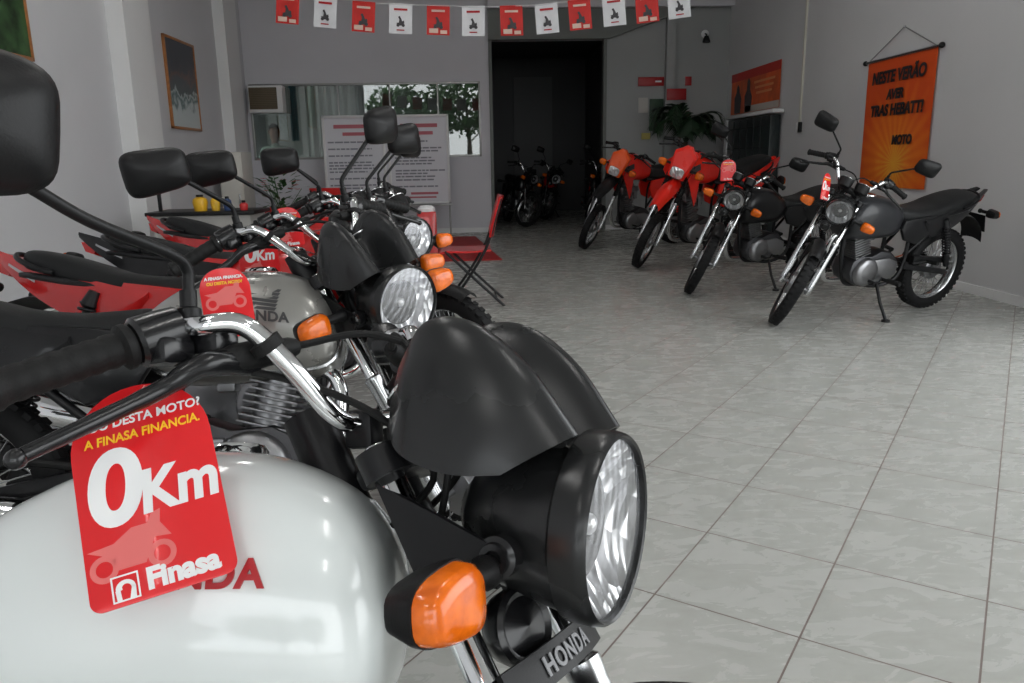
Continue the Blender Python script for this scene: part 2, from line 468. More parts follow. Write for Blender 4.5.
def headlight(parent, c, xf, tiltd=7, R=.0985):
    ax = V(math.cos(rad(tiltd)), 0, -math.sin(rad(tiltd)))
    m = MB()
    m.lathe([(-.172, 0), (-.170, .03), (-.15, .055), (-.115, .077), (-.06, .0885), (-.036, .0935)], c, ax, n=48)
    sh = m.build('headlight', satin, parent, xf)
    r = MB()
    r.lathe([(-.04, R-.004), (-.036, R), (-.012, R+.001), (-.003, R-.001), (.001, R-.004), (-.001, R-.0065), (-.008, R-.007), (-.03, R-.007)], c, ax, n=56, caps=False)
    r.build('bezel', satin, sh, xf)
    rf = MB()
    prof = [(-.062+.052*(q/ (R-.007))**1.5, q) for q in [.012, .02, .03, .042, .054, .066, .075, R-.007]]
    rf.lathe(prof, c, ax, n=56, caps=False)
    rf.build('reflector', reflector, sh, xf)
    bl = MB()
    bl.lathe([(-.065, .013), (-.045, .0125), (-.030, .011), (-.026, .007), (-.024, 0)], c, ax, n=24)
    bl.build('bulb', mat('bulb_cap', (.8, .8, .8, 1), .3, metal=.9), sh, xf)
    g = MB()
    Rg = R-.0068
    g.lathe([(.004*(1-(q/Rg)**2)*2.4-.006, q) for q in [0, .02, .04, .055, .07, Rg]], c, ax, n=56, caps=False)
    g.build('headlight_lens', lens_glass, sh, xf)
    return sh

def path2(pts, k=8): return catmull([V(x, 0, z) for x, z in pts], k)
def samp(P, t):
    f = t*(len(P)-1); i = min(len(P)-2, int(f)); return P[i].lerp(P[i+1], f-i)

def flyscreen(parent, xf):
    C = path2([(.385, .992), (.42, 1.022), (.472, 1.014), (.527, .968), (.574, .896)])
    Vv = path2([(.40, .962), (.43, .955), (.455, .918), (.474, .880), (.488, .850)])
    S = path2([(.383, .915), (.405, .893), (.435, .878), (.472, .868), (.515, .866)])
    Wp = path2([(0, .094), (.25, .116), (.5, .124), (.75, .121), (1, .108)])
    def fn(u, v):
        q = -1+2*u; t = abs(q); sg = 1 if q >= 0 else -1
        W = samp(Wp, v).z
        c_, v_, s_ = samp(C, v), samp(Vv, v), samp(S, v)
        if t < .52:
            k = t/.52; k = math.sin(k*PI/2)**2.0
            p = v_.lerp(c_, k)
        else:
            k = (t-.52)/.48; p = c_.lerp(s_, 1-math.cos(k*PI/2)**.8 if k < 1 else 1)
        return V(p.x, sg*W*(t**.92), p.z)
    m = MB(); m.grid(fn, 56, 30, th=.004)
    return m.build('flyscreen', satin, parent, xf, sharp=60)

def gauges(parent, xf, pod=True):
    m = MB()
    ax = V(-.55, 0, .83)
    for y in (-.055, .055):
        c = V(.385, y, .995) if not pod else V(.40, y*.85, .955)
        m.lathe([(-.06, .02), (-.05, .04), (-.02, .046), (.004, .047), (.006, .043), (0, .042)], c, ax, n=28, caps=False)
        m.lathe([(-.06, .02), (-.061, 0)], c, ax, n=28, caps=False)
    m.box(V(.385, 0, .94), (.05, .10, .04), .01)
    g = m.build('instrument_cluster', plastic, parent, xf)
    d = MB()
    for y in (-.055, .055):
        c = V(.385, y, .995) if not pod else V(.40, y*.85, .955)
        d.lathe([(.001, .042), (.0015, 0)], c, ax, n=28, caps=False)
    d.build('gauge_face', gauge_face, g, xf)
    r = MB()
    for y in (-.055, .055):
        c = V(.385, y, .995) if not pod else V(.40, y*.85, .955)
        r.torus(c+ax*.006, ax, .0455, .0022, n=32, k=8)
    r.build('gauge_rim', chrome, g, xf)

TANK = [(a, b-.062, c-.05-.085*min(1, d/.12), d) for a, b, c, d in [(.334, .80, .765, .06), (.322, .848, .742, .105), (.282, .900, .728, .130), (.20, .936, .722, .142), (.11, .944, .722, .146),
        (.01, .93, .72, .142), (-.07, .898, .724, .124), (-.13, .86, .735, .10), (-.165, .825, .752, .07)]]
def tank(parent, m_paint, style, emblem, seam):
    m = MB()
    xs = [t[0] for t in TANK]
    rings = []
    P = [catmull([V(t[0], t[i], 0) for t in TANK], 4) for i in (1, 2, 3)]
    for a, b, c in zip(*P): rings.append(superring(a.x, a.y, b.y, c.y, n=36, e=2.6))
    m.loft(rings)
    o = m.build('fuel_tank', m_paint, parent, None, sharp=65)
    c = MB()
    c.lathe([(-.012, .044), (.004, .044), (.010, .04), (.012, .03), (.010, .02), (.011, 0)], V(.125, 0, .879), V(-.06, 0, 1), n=32)
    c.build('filler_cap', chrome, o, None)
    if seam:
        t = MB()
        ring = []
        for a, b, cc in zip(*P): ring.append(V(a.x, -cc.y*.93, b.y+.022))
        for a, b, cc in list(zip(*P))[::-1]: ring.append(V(a.x, cc.y*.93, b.y+.022))
        t.tube(ring, .006, n=6, closed=True)
        t.build('tank_seam', steel if seam == 'bright' else m_paint, o, None)
    # wing emblem and maker's lettering on both flanks
    if emblem:
        for sy in (-1, 1):
            e = MB()
            vs, fs = text_geo('HONDA', emblem.get('size', .05), .0012, .0012, 0, 'LEFT', 1.05)
            x0 = emblem.get('x', -.03); z0 = emblem.get('z', .75)
            wmax = max(v.x for v in vs)
            def put(px, pz, d):
                x = x0+px if sy < 0 else x0+wmax-px
                z = z0+pz+ (px if sy < 0 else wmax-px)*emblem.get('slope', -.06)
                y = flank(P, x, z)
                return V(x, sy*(y+.0006+d), z)
            e.add([put(v.x, v.y, v.z+.0012) for v in vs], fs)
            e.build('maker_lettering', emblem['mat'], o, None, sharp=30)
            if emblem.get('wing'):
                wmb = MB()
                for k in range(6):
                    z = .083-.011*k; L = .105-.012*k
                    q = [(.0+.010*k, z), (.0+.010*k+.01, z+.007), (.012+.010*k+L, z+.0075-.014*(L*8-.3)), (.006+.010*k+L, z-.001-.014*(L*8-.3))]
                    vs2 = [put(a, b, .0004) for a, b in q]
                    wmb.add(vs2, [(0, 1, 2, 3)])
                wmb.build('wing_emblem', emblem['mat'], o, None)
    return o
def flank(P, x, z):
    # half width of the tank skin at (x, z)
    best = min(range(len(P[0])), key=lambda i: abs(P[0][i].x-x))
    i = best
    j = i+1 if (i+1 < len(P[0]) and (P[0][i].x-x)*(P[0][i+1].x-x) <= 0) else max(0, i-1)
    a, b = P[0][i].x, P[0][j].x
    t = 0 if abs(a-b) < 1e-9 else (x-a)/(b-a)
    zt, zb, hw = [lerp(P[k][i].y, P[k][j].y, t) for k in range(3)]
    mid, h = (zt+zb)/2, (zt-zb)/2
    q = min(.999, abs((z-mid)/h))
    return hw*(1-q**2.6)**(1/2.6)

def motorcycle(label, x, y, hd, lean, steer, tank_m, panel_m, tail_m, style='street', fly=True, mirrors=(1, -1), fender_m=None, emblem=None,
               seam=None, group=None, cowl_m=None, beak_m=None, stand=True, fork_text=False, side_panel_m=None, mirror_set=(0., 0., 1.), lamp_drop=(0., 0.)):
    hd, lean, steer = rad(hd), rad(lean), rad(steer)
    root = empty('motorcycle', (x, y, 0), (-lean, 0, hd), label, 'motorcycle', group)
    Rs = Matrix.Rotation(steer, 4, AXS); Ts = Matrix.Translation(SA) @ Rs @ Matrix.Translation(-SA)
    xf = lambda p: Ts @ Vector(p)
    trail = style == 'trail'
    global BODY_XF
    lift = lambda p: Vector((p[0], p[1], p[2]+.225*max(0, min(1, (p[2]-.45)/.4))))
    xw = xf
    if trail: xf = lambda p: Ts @ lift(Vector(p))
    BODY_XF = lift if trail else None
    fender_m = fender_m or plastic
    # wheels
    fty = wheel(root, 'front_wheel', .655, .305, .305, .042 if trail else .038, .088 if trail else .078, 1, xw)
    rty = wheel(root, 'rear_wheel', -.655, .308, .308, .046, .102, -1, lambda p: p)
    # fork
    for sy in (-1, 1):
        f = MB()
        yy = sy*.095
        f.lathe([(0, .0165), (.655, .0165), (.66, .012)], fork_pt(0, yy), fork_pt(1)-fork_pt(0), n=18)
        o = f.build('fork_leg', chrome, root, xf)
        sl = MB()
        kf = 1. if fly else .9
        sl.lathe([(-.03, .014), (-.02, .022*kf), (.05, .0225*kf), (.33, .0215*kf), (.345, .024*kf), (.355, .024*kf), (.36, .018)], fork_pt(0, yy), fork_pt(1)-fork_pt(0), n=18)
        sl.box(fork_pt(-.005, yy), (.05, .03, .045), .01)
        sl.build('fork_slider', steel, o, xf)
        if trail:
            b = MB(); prof = []
            t = .36
            while t < .60: prof += [(t, .024), (t+.008, .031), (t+.016, .024)]; t += .018
            b.lathe(prof, fork_pt(0, yy), fork_pt(1)-fork_pt(0), n=16); b.build('fork_boot', rubber, o, xf)
    tcm = MB()
    for s_, th in ((.505, .034), (.64, .026)):
        c = fork_pt(s_); Rm = Matrix.Rotation(-RAKE, 3, 'Y')
        tcm.box(c+V(-.028, 0, -.012), (.055, .15, th), .008, R=Rm)
        for sy in (-1, 1): tcm.lathe([(-th*.6, .025), (th*.6, .025)], fork_pt(s_, sy*.095), fork_pt(1)-fork_pt(0), n=18)
    tcm.tube([fork_pt(.45)+V(-.055, 0, -.02), fork_pt(.66)+V(-.055, 0, -.02)], .024, n=16)
    for sy in (-1, 1):   # headlight brackets
        q = [(fork_pt(.48).x-.012, fork_pt(.48).z), (fork_pt(.62).x-.008, fork_pt(.62).z), (fork_pt(.60).x+.06, .826), (fork_pt(.55).x+.11, .792), (fork_pt(.52).x+.05, .745)]
        tcm.prism(q, lambda a, b: V(a, sy*.106, b), lambda a, b: V(a, sy*.112, b))
    tcm.build('triple_clamp', frame_m, root, xf)
    # handlebar
    hb = MB()
    half = [V(.305, .0, .92), V(.305, .055, .92), V(.298, .085, .932), V(.274, .128, .992), V(.246, .158, 1.032), V(.215, .182, 1.034), V(.172, .20, 1.028), V(.118, .348, .976)]
    pts = [V(p.x, -p.y, p.z) for p in half[::-1]]+half[1:]
    hb.tube(catmull(pts, 6), .0112, n=18)
    h = hb.build('handlebar', chrome if not trail else plastic, root, xf)
    cl = MB()
    for sy in (-1, 1):
        cl.box(V(.305, sy*.04, .912), (.04, .028, .045), .007)
    cl.build('handlebar_clamp', frame_m, h, xf)
    for sy in (-1, 1):
        cr_ = MB(); cr_.lathe([(-.007, .0125), (-.006, .0175), (.006, .0175), (.007, .0125)], V(.262, sy*.142, 1.010), V(-.3, sy*.55, .9), n=16); cr_.build('cable_clip', rubber, h, xf)
    for sy in (-1, 1):
        grip_side(root, sy, xf)
    for sy in mirrors: mirror(root, sy, xf, *mirror_set)
    # front lamp, indicators, horn
    HL = V(.590, 0, .797) if fly else V(.555, 0, .835)
    if not trail:
        headlight(root, HL, xf, R=.0985 if fly else .086)
        for sy in (-1, 1):
            hb2 = MB(); hb2.lathe([(0, .02), (.02, .021), (.022, .016), (.027, .015), (.027, .009), (.022, .008)], V(.505 if fly else .47, sy*(.09 if fly else .079), .788 if fly else .822), V(0, sy, 0), n=20)
            hb2.build('lamp_bolt', gloss_black, root, xf)
        for sy in (-1, 1): indicator(root, sy, V(.462+lamp_drop[0], sy*.108, .80-lamp_drop[1]), 1, xf)
    hn = MB()
    hn.lathe([(-.03, .02), (-.016, .036), (.0, .041), (.012, .041), (.016, .036), (.012, .03), (.014, .016), (.018, 0)], fork_pt(.43, -.03, .02), V(.9, -.25, .2), n=28)
    hn.tube([fork_pt(.46, -.02, -.02), fork_pt(.44, -.03, .02)], .008, n=8)
    hn.build('horn', gloss_black, root, xf)
    if fork_text:
        fb = MB()
        c = fork_pt(.385, 0, .022); n_ax = V(.895, 0, .446)
        def fn(u, v): 
            yy = (u-.5)*.215; bow = .016*(1-(2*u-1)**2)
            return c+V(.895, 0, .446)*bow+V(-.446, 0, .895)*((v-.5)*.036)+V(0, yy, 0)
        fb.grid(fn, 14, 3, th=-.008)
        fbo = fb.build('fork_cover', plastic, root, xf)
        tx = MB(); vs, fs = text_geo('HONDA', .026, .0006, .0008, 0, 'CENTER', 1.2)
        def put(v):
            u = .5+v.x/.215; bow = .016*(1-(2*u-1)**2)
            return c+V(.895, 0, .446)*(bow+.0095+v.z)+V(-.446, 0, .895)*(v.y-.009)+V(0, v.x, 0)
        tx.add([put(v) for v in vs], fs); tx.build('maker_lettering', emblem_grey, fbo, xf)
    if not trail:
        gauges(root, xf, pod=fly)
        if fly: flyscreen(root, xf)
    # front fender
    ff = MB()
    cwh = V(.655, 0, .305)
    if not trail:
        def fend(u, v):
            a = rad(lerp(42 if fly else 62, 150, u)); q = -1+2*v
            r = .338-.028*abs(q)**2.2
            return cwh+V(math.cos(a)*r, q*(.047 if fly else .041), math.sin(a)*r)
        ff.grid(fend, 28, 8, th=.003)
        ff.box(cwh+V(-.05, .06, .22), (.05, .012, .12), .004); ff.box(cwh+V(-.05, -.06, .22), (.05, .012, .12), .004)
    else:
        def fend(u, v):
            q = -1+2*v
            xx = lerp(.20, .98, u); wv = lerp(.045, .082, min(1, u*2)) * (1-.35*max(0, u-.7)/.3)
            zz = .79-.10*((u-.25)**2)*2 - .035*abs(q)**2 + .03*u
            return V(xx, q*wv, zz-.02)
        ff.grid(fend, 20, 8, th=.004)
    ff.build('front_fender', beak_m if trail else fender_m, root, xf)
    if trail:
        cw = MB()
        # number-plate shaped headlight cowl
        O = [(-.085, .80), (-.112, .93), (-.118, 1.01), (-.07, 1.045), (-.03, 1.085), (.03, 1.085), (.07, 1.045), (.118, 1.01), (.112, .93), (.085, .80)]
        def face(yy, zz, d): return V(.56-(zz-.86)*.42-1.6*yy*yy+d, yy, zz)
        n = len(O); bm = MB()
        vs = [face(a, b, 0) for a, b in O]+[face(a*.8, lerp(b, .93, .2), .016) for a, b in O]+[face(a*1.0, b, -.05) for a, b in O]
        fs = []
        for i in range(n):
            j = (i+1) % n
            fs += [(i, j, n+j, n+i), (i, 2*n+i, 2*n+j, j)]
        fs.append(tuple(range(n, 2*n)))
        cw.add(vs, fs)
        co = cw.build('headlight_cowl', cowl_m, root, xf, sharp=28)
        lm = MB()
        def rr(x_, wy, hz, n=28):
            r = []
            for j in range(n):
                a = 2*PI*j/n; cc, ss = math.cos(a), math.sin(a)
                r.append(V(x_, wy*math.copysign(abs(cc)**.6, cc), .845+hz*math.copysign(abs(ss)**.6, ss)))
            return r
        lm.loft([rr(.50, .05, .03), rr(.565, .072, .045), rr(.585, .07, .043)])
        lo = lm.build('headlight', chrome, root, xf)
        lg = MB(); lg.loft([rr(.586, .066, .04), rr(.593, .05, .03), rr(.596, .02, .012)]); lg.build('headlight_lens', reflector, lo, xf)
        for sy in (-1, 1): indicator(root, sy, V(.45, sy*.10, .86), 1, xf)
        gauges(root, xf, pod=True)
    # frame
    fr = MB()
    hs = V(.245, 0, .86)
    fr.tube([V(.215, 0, .925), V(.275, 0, .80)], .03, n=16)
    fr.tube(catmull([V(.262, 0, .81), V(.262, 0, .72), V(.268, 0, .56), V(.245, 0, .40), V(.18, 0, .27), V(.05, 0, .245)], 5), .017, n=12)
    for sy in (-1, 1):
        fr.tube(catmull([V(.05, sy*.01, .245), V(-.05, sy*.08, .25), V(-.18, sy*.1, .30), V(-.23, sy*.1, .42), V(-.23, sy*.1, .62), V(-.28, sy*.11, .70)], 5), .0135, n=10)
        fr.tube(catmull([V(-.10, sy*.06, .73), V(-.28, sy*.11, .71), V(-.50, sy*.125, .735), V(-.70, sy*.115, .765), V(-.82, sy*.08, .785)], 5), .0125, n=10)
        fr.tube([V(-.23, sy*.1, .47), V(-.52, sy*.125, .72)], .0115, n=10)
    fr.tube(catmull([V(.235, 0, .85), V(.08, 0, .77), V(-.12, 0, .72)], 5), .024, n=14)
    fr.tube([V(-.24, -.12, .40), V(-.24, .12, .40)], .018, n=12)
    fr.build('frame', frame_m, root)
    # swingarm, shocks, chain guard
    sw = MB()
    for sy in (-1, 1):
        sw.box(V(-.45, sy*.105, .345), (.46, .026, .04), .008, R=Matrix.Rotation(rad(-10), 3, 'Y'))
    sw.build('swingarm', frame_m, root)
    for sy in (-1, 1):
        a, b = V(-.49, sy*.145, .715), V(-.615, sy*.145, .37)
        sm = MB(); sm.tube([a, b], .012, n=12); sm.lathe([(0, .018), (.05, .028), (.06, .02)], a, b-a, n=16); sm.lathe([(0, .02), (.08, .024), (.1, .02)], b, a-b, n=16)
        so = sm.build('shock_absorber', frame_m, root)
        sp = MB(); d = b-a; e = d.normalized().orthogonal().normalized(); g = d.normalized().cross(e); P = []
        for i in range(130):
            t = i/129; an = t*2*PI*11
            P.append(a+d*(.13+.62*t)+(e*math.cos(an)+g*math.sin(an))*.026)
        sp.tube(P, .0048, n=6); sp.build('spring', frame_m if not trail else trail_red, so)
    cg = MB()
    cg.prism([(-.30, .40), (-.62, .385), (-.66, .42), (-.30, .455)], lambda a, b: V(a, .085, b), lambda a, b: V(a, .125, b), bevel=.006)
    cg.build('chain_guard', plastic, root)
    # engine
    en = MB()
    outline = [(.21, .30), (.24, .36), (.225, .44), (.16, .475), (.06, .47), (-.02, .50), (-.12, .485), (-.19, .43), (-.20, .36), (-.15, .29), (.0, .265), (.14, .262)]
    en.prism(outline, lambda a, b: V(a, -.085, b), lambda a, b: V(a, .085, b), bevel=.014)
    eo = en.build('engine', alu_dark, root)
    for sy in (-1, 1):
        cv = MB()
        cv.lathe([(0, .10), (.03, .098), (.042, .088), (.048, .06), (.05, 0)], V(.11, sy*.08, .365), V(0, sy, 0), n=32)
        o2 = [(-.18, .33), (-.17, .42), (-.08, .455), (.05, .45), (.05, .29), (-.10, .285)]
        cv.prism(o2, lambda a, b: V(a, sy*.08, b), lambda a, b: V(a, sy*.108, b), bevel=.012)
        for k in range(6):
            a = k*PI/3; cv.lathe([(0, .006), (.006, .006)], V(.11+.088*math.cos(a), sy*.113, .365+.088*math.sin(a)), V(0, sy, 0), n=8)
        cv.build('crankcase_cover', alu, eo)
    cy = MB()
    for k in range(9):
        z = .475+.017*k; sxy = .135 if k < 8 else .12
        cy.box(V(.135+.006*k, 0, z), (sxy, .15, .0065), .002, R=Matrix.Rotation(rad(15), 3, 'Y'))
    cy.lathe([(-.02, .05), (.16, .05)], V(.13, 0, .47), V(.27, 0, .96), n=20)
    cy.build('cylinder', alu, eo)
    hd_ = MB()
    hd_.box(V(.195, 0, .655), (.15, .14, .06), .012, R=Matrix.Rotation(rad(15), 3, 'Y'))
    for sy in (-1, 1):
        hd_.box(V(.20+.0, sy*.036, .695), (.11, .05, .03), .01, R=Matrix.Rotation(rad(15), 3, 'Y'))
        hd_.lathe([(0, .03), (.018, .028), (.022, .02), (.022, 0)], V(.20, sy*.07, .66), V(0, sy, 0), n=20)
    for k in range(4): hd_.box(V(.188, 0, .632+.0135*k), (.165, .16, .005), .001, R=Matrix.Rotation(rad(15), 3, 'Y'))
    hd_.build('cylinder_head', alu, eo)
    cb = MB()
    cb.lathe([(0, .022), (.05, .024), (.055, .03), (.09, .03), (.10, .022), (.14, .022)], V(.13, 0, .63), V(-1, 0, .12), n=18)
    cb.box(V(.035, 0, .60), (.05, .06, .07), .01)
    cb.build('carburettor', alu, eo)
    # exhaust (right side)
    ex = MB()
    ex.tube(catmull([V(.25, -.03, .62), V(.31, -.045, .60), V(.335, -.06, .53), V(.315, -.085, .40), V(.25, -.12, .27), V(.10, -.145, .235), V(-.15, -.15, .245), V(-.28, -.155, .27)], 6), .0185, n=14)
    exo = ex.build('exhaust', chrome, root)
    mf = MB()
    mf.lathe([(0, .02), (.03, .035), (.08, .046), (.45, .05), (.52, .044), (.53, .03), (.53, .016), (.50, .014)], V(-.27, -.157, .268), V(-1, -.05, .16), n=24)
    mf.build('muffler', chrome if not trail else plastic, exo)
    # tank
    if not trail:
        tank(root, tank_m, style, emblem, seam)
    else:
        m = MB(); TT = [(.30, .86, .80, .05), (.27, .93, .76, .10), (.18, .975, .73, .13), (.08, .97, .72, .135), (-.02, .92, .72, .11), (-.12, .86, .74, .08), (-.18, .83, .76, .06)]
        P = [catmull([V(t[0], t[i], 0) for t in TT], 4) for i in (1, 2, 3)]
        m.loft([superring(a.x, a.y, b.y, c.y, n=32, e=2.6) for a, b, c in zip(*P)])
        to = m.build('fuel_tank', tank_m, root, None, sharp=65)
        c = MB(); c.lathe([(-.01, .04), (.008, .04), (.012, .03), (.012, 0)], V(.13, 0, .975), V(0, 0, 1), n=24); c.build('filler_cap', plastic, to)
        for sy in (-1, 1):
            s_ = MB()
            o2 = [(.02, .93), (.22, .945), (.36, .87), (.385, .80), (.30, .70), (.215, .585), (.19, .62), (.17, .74), (.05, .78)]
            s_.prism(o2, lambda a, b: V(a, sy*(.118+.25*max(0, a-.1)), b), lambda a, b: V(a, sy*(.128+.26*max(0, a-.1)), b), bevel=.003)
            so = s_.build('radiator_shroud', tank_m, root)
            q = MB(); q.prism([(.16, .88), (.34, .84), (.31, .80), (.14, .83)], lambda a, b: V(a, sy*(.129+.26*max(0, a-.1)), b), lambda a, b: V(a, sy*(.1305+.26*max(0, a-.1)), b)); q.build('decal', decal_dark, so)
    # seat
    st = MB()
    SE = [(-.115, .765, .70, .06), (-.14, .79, .685, .09), (-.20, .787, .672, .112), (-.30, .783, .675, .128), (-.42, .797, .69, .134), (-.52, .825, .715, .137),
          (-.64, .855, .745, .132), (-.74, .872, .772, .120), (-.80, .876, .79, .10), (-.828, .866, .81, .07)]
    up = .05 if trail else 0
    P = [catmull([V(t[0], t[i]+(up if i < 3 else 0), 0) for t in SE], 4) for i in (1, 2, 3)]
    st.loft([superring(a.x, a.y, b.y, c.y, n=28, e=3.2) for a, b, c in zip(*P)])
    so = st.build('seat', seat_m, root, None, sharp=70)
    gb = MB()
    gb.tube(catmull([V(-.66, .128, .78), V(-.74, .128, .80), V(-.82, .11, .835), V(-.86, .05, .862), V(-.86, -.05, .862), V(-.82, -.11, .835), V(-.74, -.128, .80), V(-.66, -.128, .78)], 5), .009, n=10)
    gb.build('grab_rail', frame_m, root)
    # side panels
    for sy in (-1, 1):
        sp = MB()
        o2 = [(-.12, .72), (-.10, .66), (-.15, .58), (-.27, .545), (-.36, .60), (-.42, .70), (-.40, .75), (-.25, .735)]
        sp.prism(o2, lambda a, b: V(a, sy*.105, b), lambda a, b: V(a, sy*.138, b), bevel=.012)
        sp.build('side_panel', side_panel_m or panel_m, root)
        tl = MB()
        n = 14; rings = []
        for i in range(n+1):
            t = i/n; x_ = lerp(-.30, -.975, t)
            zt = lerp(.715, .885, t**1.25)+(.02 if trail else 0); zb = lerp(.58, .862, t**2.0)
            if t < .12: zb = lerp(.69, zb, t/.12)
            yo = lerp(.142, .045, t**2.2)
            rings.append([V(x_, sy*yo, zt), V(x_, sy*(yo+.012*(1-t)), (zt+zb)/2), V(x_, sy*(yo-.008), zb), V(x_, sy*(yo-.03), zb+.01), V(x_, sy*(yo-.03), zt-.005)])
        tl.loft(rings)
        to = tl.build('tail_panel', tail_m, root)
        dc = MB()
        def tp(t, k):
            x_ = lerp(-.30, -.975, t); zt = lerp(.715, .885, t**1.25); zb = lerp(.58, .862, t**2.0); yo = lerp(.142, .045, t**2.2)
            return V(x_, sy*(yo+.012*(1-t)*(1-abs(2*k-1))+.0018), lerp(zt, zb, k))
        dc.grid(lambda u, v: tp(lerp(.66, .86, u), lerp(.45, .58, v)), 8, 1)
        dc.build('decal', decal_silver, to)
    # tail light, rear fender, plate holder
    tl = MB()
    tl.loft([[V(-.90, -.05, .835), V(-.90, .05, .835), V(-.90, .045, .785), V(-.90, -.045, .785)], [V(-.965, -.04, .842), V(-.965, .04, .842), V(-.945, .038, .80), V(-.945, -.038, .80)]])
    tl.build('tail_light', red_lens, root)
    rf = MB()
    def rfn(u, v):
        q = -1+2*v
        P_ = samp(RF, u)
        return V(P_.x, q*lerp(.075, .085, u), P_.z-.02*abs(q)**2)
    RF = path2([(-.36, .60), (-.50, .69), (-.70, .725), (-.87, .70), (-.97, .61), (-1.0, .52)])
    rf.grid(rfn, 24, 6, th=.004)
    rfo = rf.build('rear_fender', plastic, root)
    pl = MB(); pl.box(V(-.985, 0, .64), (.006, .18, .13), .002, R=Matrix.Rotation(rad(18), 3, 'Y')); pl.build('plate_holder', plastic, rfo)
    for sy in (-1, 1): indicator(root, sy, V(-.905, sy*.075, .74), -1, None, rear=True)
    # pegs, levers, stand
    for sy in (-1, 1):
        pg = MB(); pg.tube([V(-.06, sy*.09, .30), V(-.06, sy*.24, .31)], [.012, .012], n=10); pg.lathe([(0, .017), (.1, .017), (.105, .014)], V(-.06, sy*.15, .306), V(0, sy, .06), n=14)
        pg.build('footpeg', rubber, root)
        p2 = MB(); p2.tube([V(-.30, sy*.12, .40), V(-.40, sy*.15, .42)], .01, n=8); p2.lathe([(0, .014), (.09, .014)], V(-.40, sy*.15, .42), V(0, sy, .1), n=12); p2.build('footpeg', rubber, root)
    pd = MB(); pd.tube(catmull([V(-.04, -.14, .30), V(.05, -.17, .275), V(.13, -.19, .29)], 5), .007, n=8); pd.box(V(.15, -.185, .295), (.05, .045, .012), .003); pd.build('brake_pedal', frame_m, root)
    ks = MB(); ks.tube(catmull([V(-.03, .12, .32), V(.03, .15, .30), V(.12, .17, .32)], 5), .007, n=8); ks.lathe([(0, .011), (.05, .011)], V(.12, .15, .32), V(0, 1, 0), n=10); ks.build('gear_pedal', frame_m, root)
    BODY_XF = None
    # settle both tyres on the floor: small pitch and height
    def minz(o, M): return min((M @ v.co).z for v in o.data.vertices)
    pitch, dz = 0., 0.
    for _ in range(4):
        M = Matrix.Translation((x, y, dz)) @ Euler((-lean, 0, hd)).to_matrix().to_4x4() @ Matrix.Rotation(pitch, 4, 'Y')
        a, b = minz(fty, M), minz(rty, M)
        pitch += (a-b)/1.31; dz -= (a+b)/2
    M = Matrix.Translation((x, y, dz)) @ Euler((-lean, 0, hd)).to_matrix().to_4x4() @ Matrix.Rotation(pitch, 4, 'Y')
    a, b = minz(fty, M), minz(rty, M)
    M = Matrix.Translation((0, 0, -min(a, b))) @ M
    root.matrix_world = M
    # side stand foot meets the floor
    if stand:
        Mi = M.inverted()
        top = V(-.02, .10, .27); tw = M @ top
        left = (M.to_3x3() @ V(0, 1, 0)); left.z = 0; left.normalize()
        fwd = V(math.cos(hd), math.sin(hd), 0)
        foot_w = V(tw.x, tw.y, 0)+left*.13+fwd*.03; foot_w.z = .012
        ft = Mi @ foot_w
        sd = MB(); sd.tube([top, top.lerp(ft, .5)+V(.012, 0, 0), ft], .011, n=10)
        sd.lathe([(-.01, .028), (.006, .028)], ft, (Mi.to_3x3() @ V(0, 0, 1)), n=14)
        sd.build('side_stand', frame_m, root)
    return root, M @ Ts

# ------------------------------------------------------------------ the showroom
XL, XR, YB, ZC = -3.5, 4.05, 12.8, 4.4
def wall_mat(name, col, rough=.55):
    return mat(name, col, rough, var=.03, vscale=1.3, bump=.12, bscale=90, spec=.35)
wall_paint = wall_mat('wall_paint', (.62, .62, .64, 1))
back_paint = wall_mat('wall_paint_cool', (.63, .62, .655, 1))
right_paint = wall_mat('wall_paint_grey', (.62, .62, .625, 1))
trim_paint = wall_mat('pale_trim_paint', (.78, .78, .78, 1))
back_right_grey = wall_mat('wall_grey_green', (.335, .345, .34, 1))  # darker, faintly greenish grey for the back wall right of the doorway
store_shade_paint = wall_mat('store_shade_grey', (.10, .10, .105, 1))  # low light of the store room put into a dark wall colour
bulk_paint = wall_mat('bulkhead_paint', (.17, .18, .17, 1))
ceil_paint = wall_mat('ceiling_paint', (.6, .6, .6, 1))

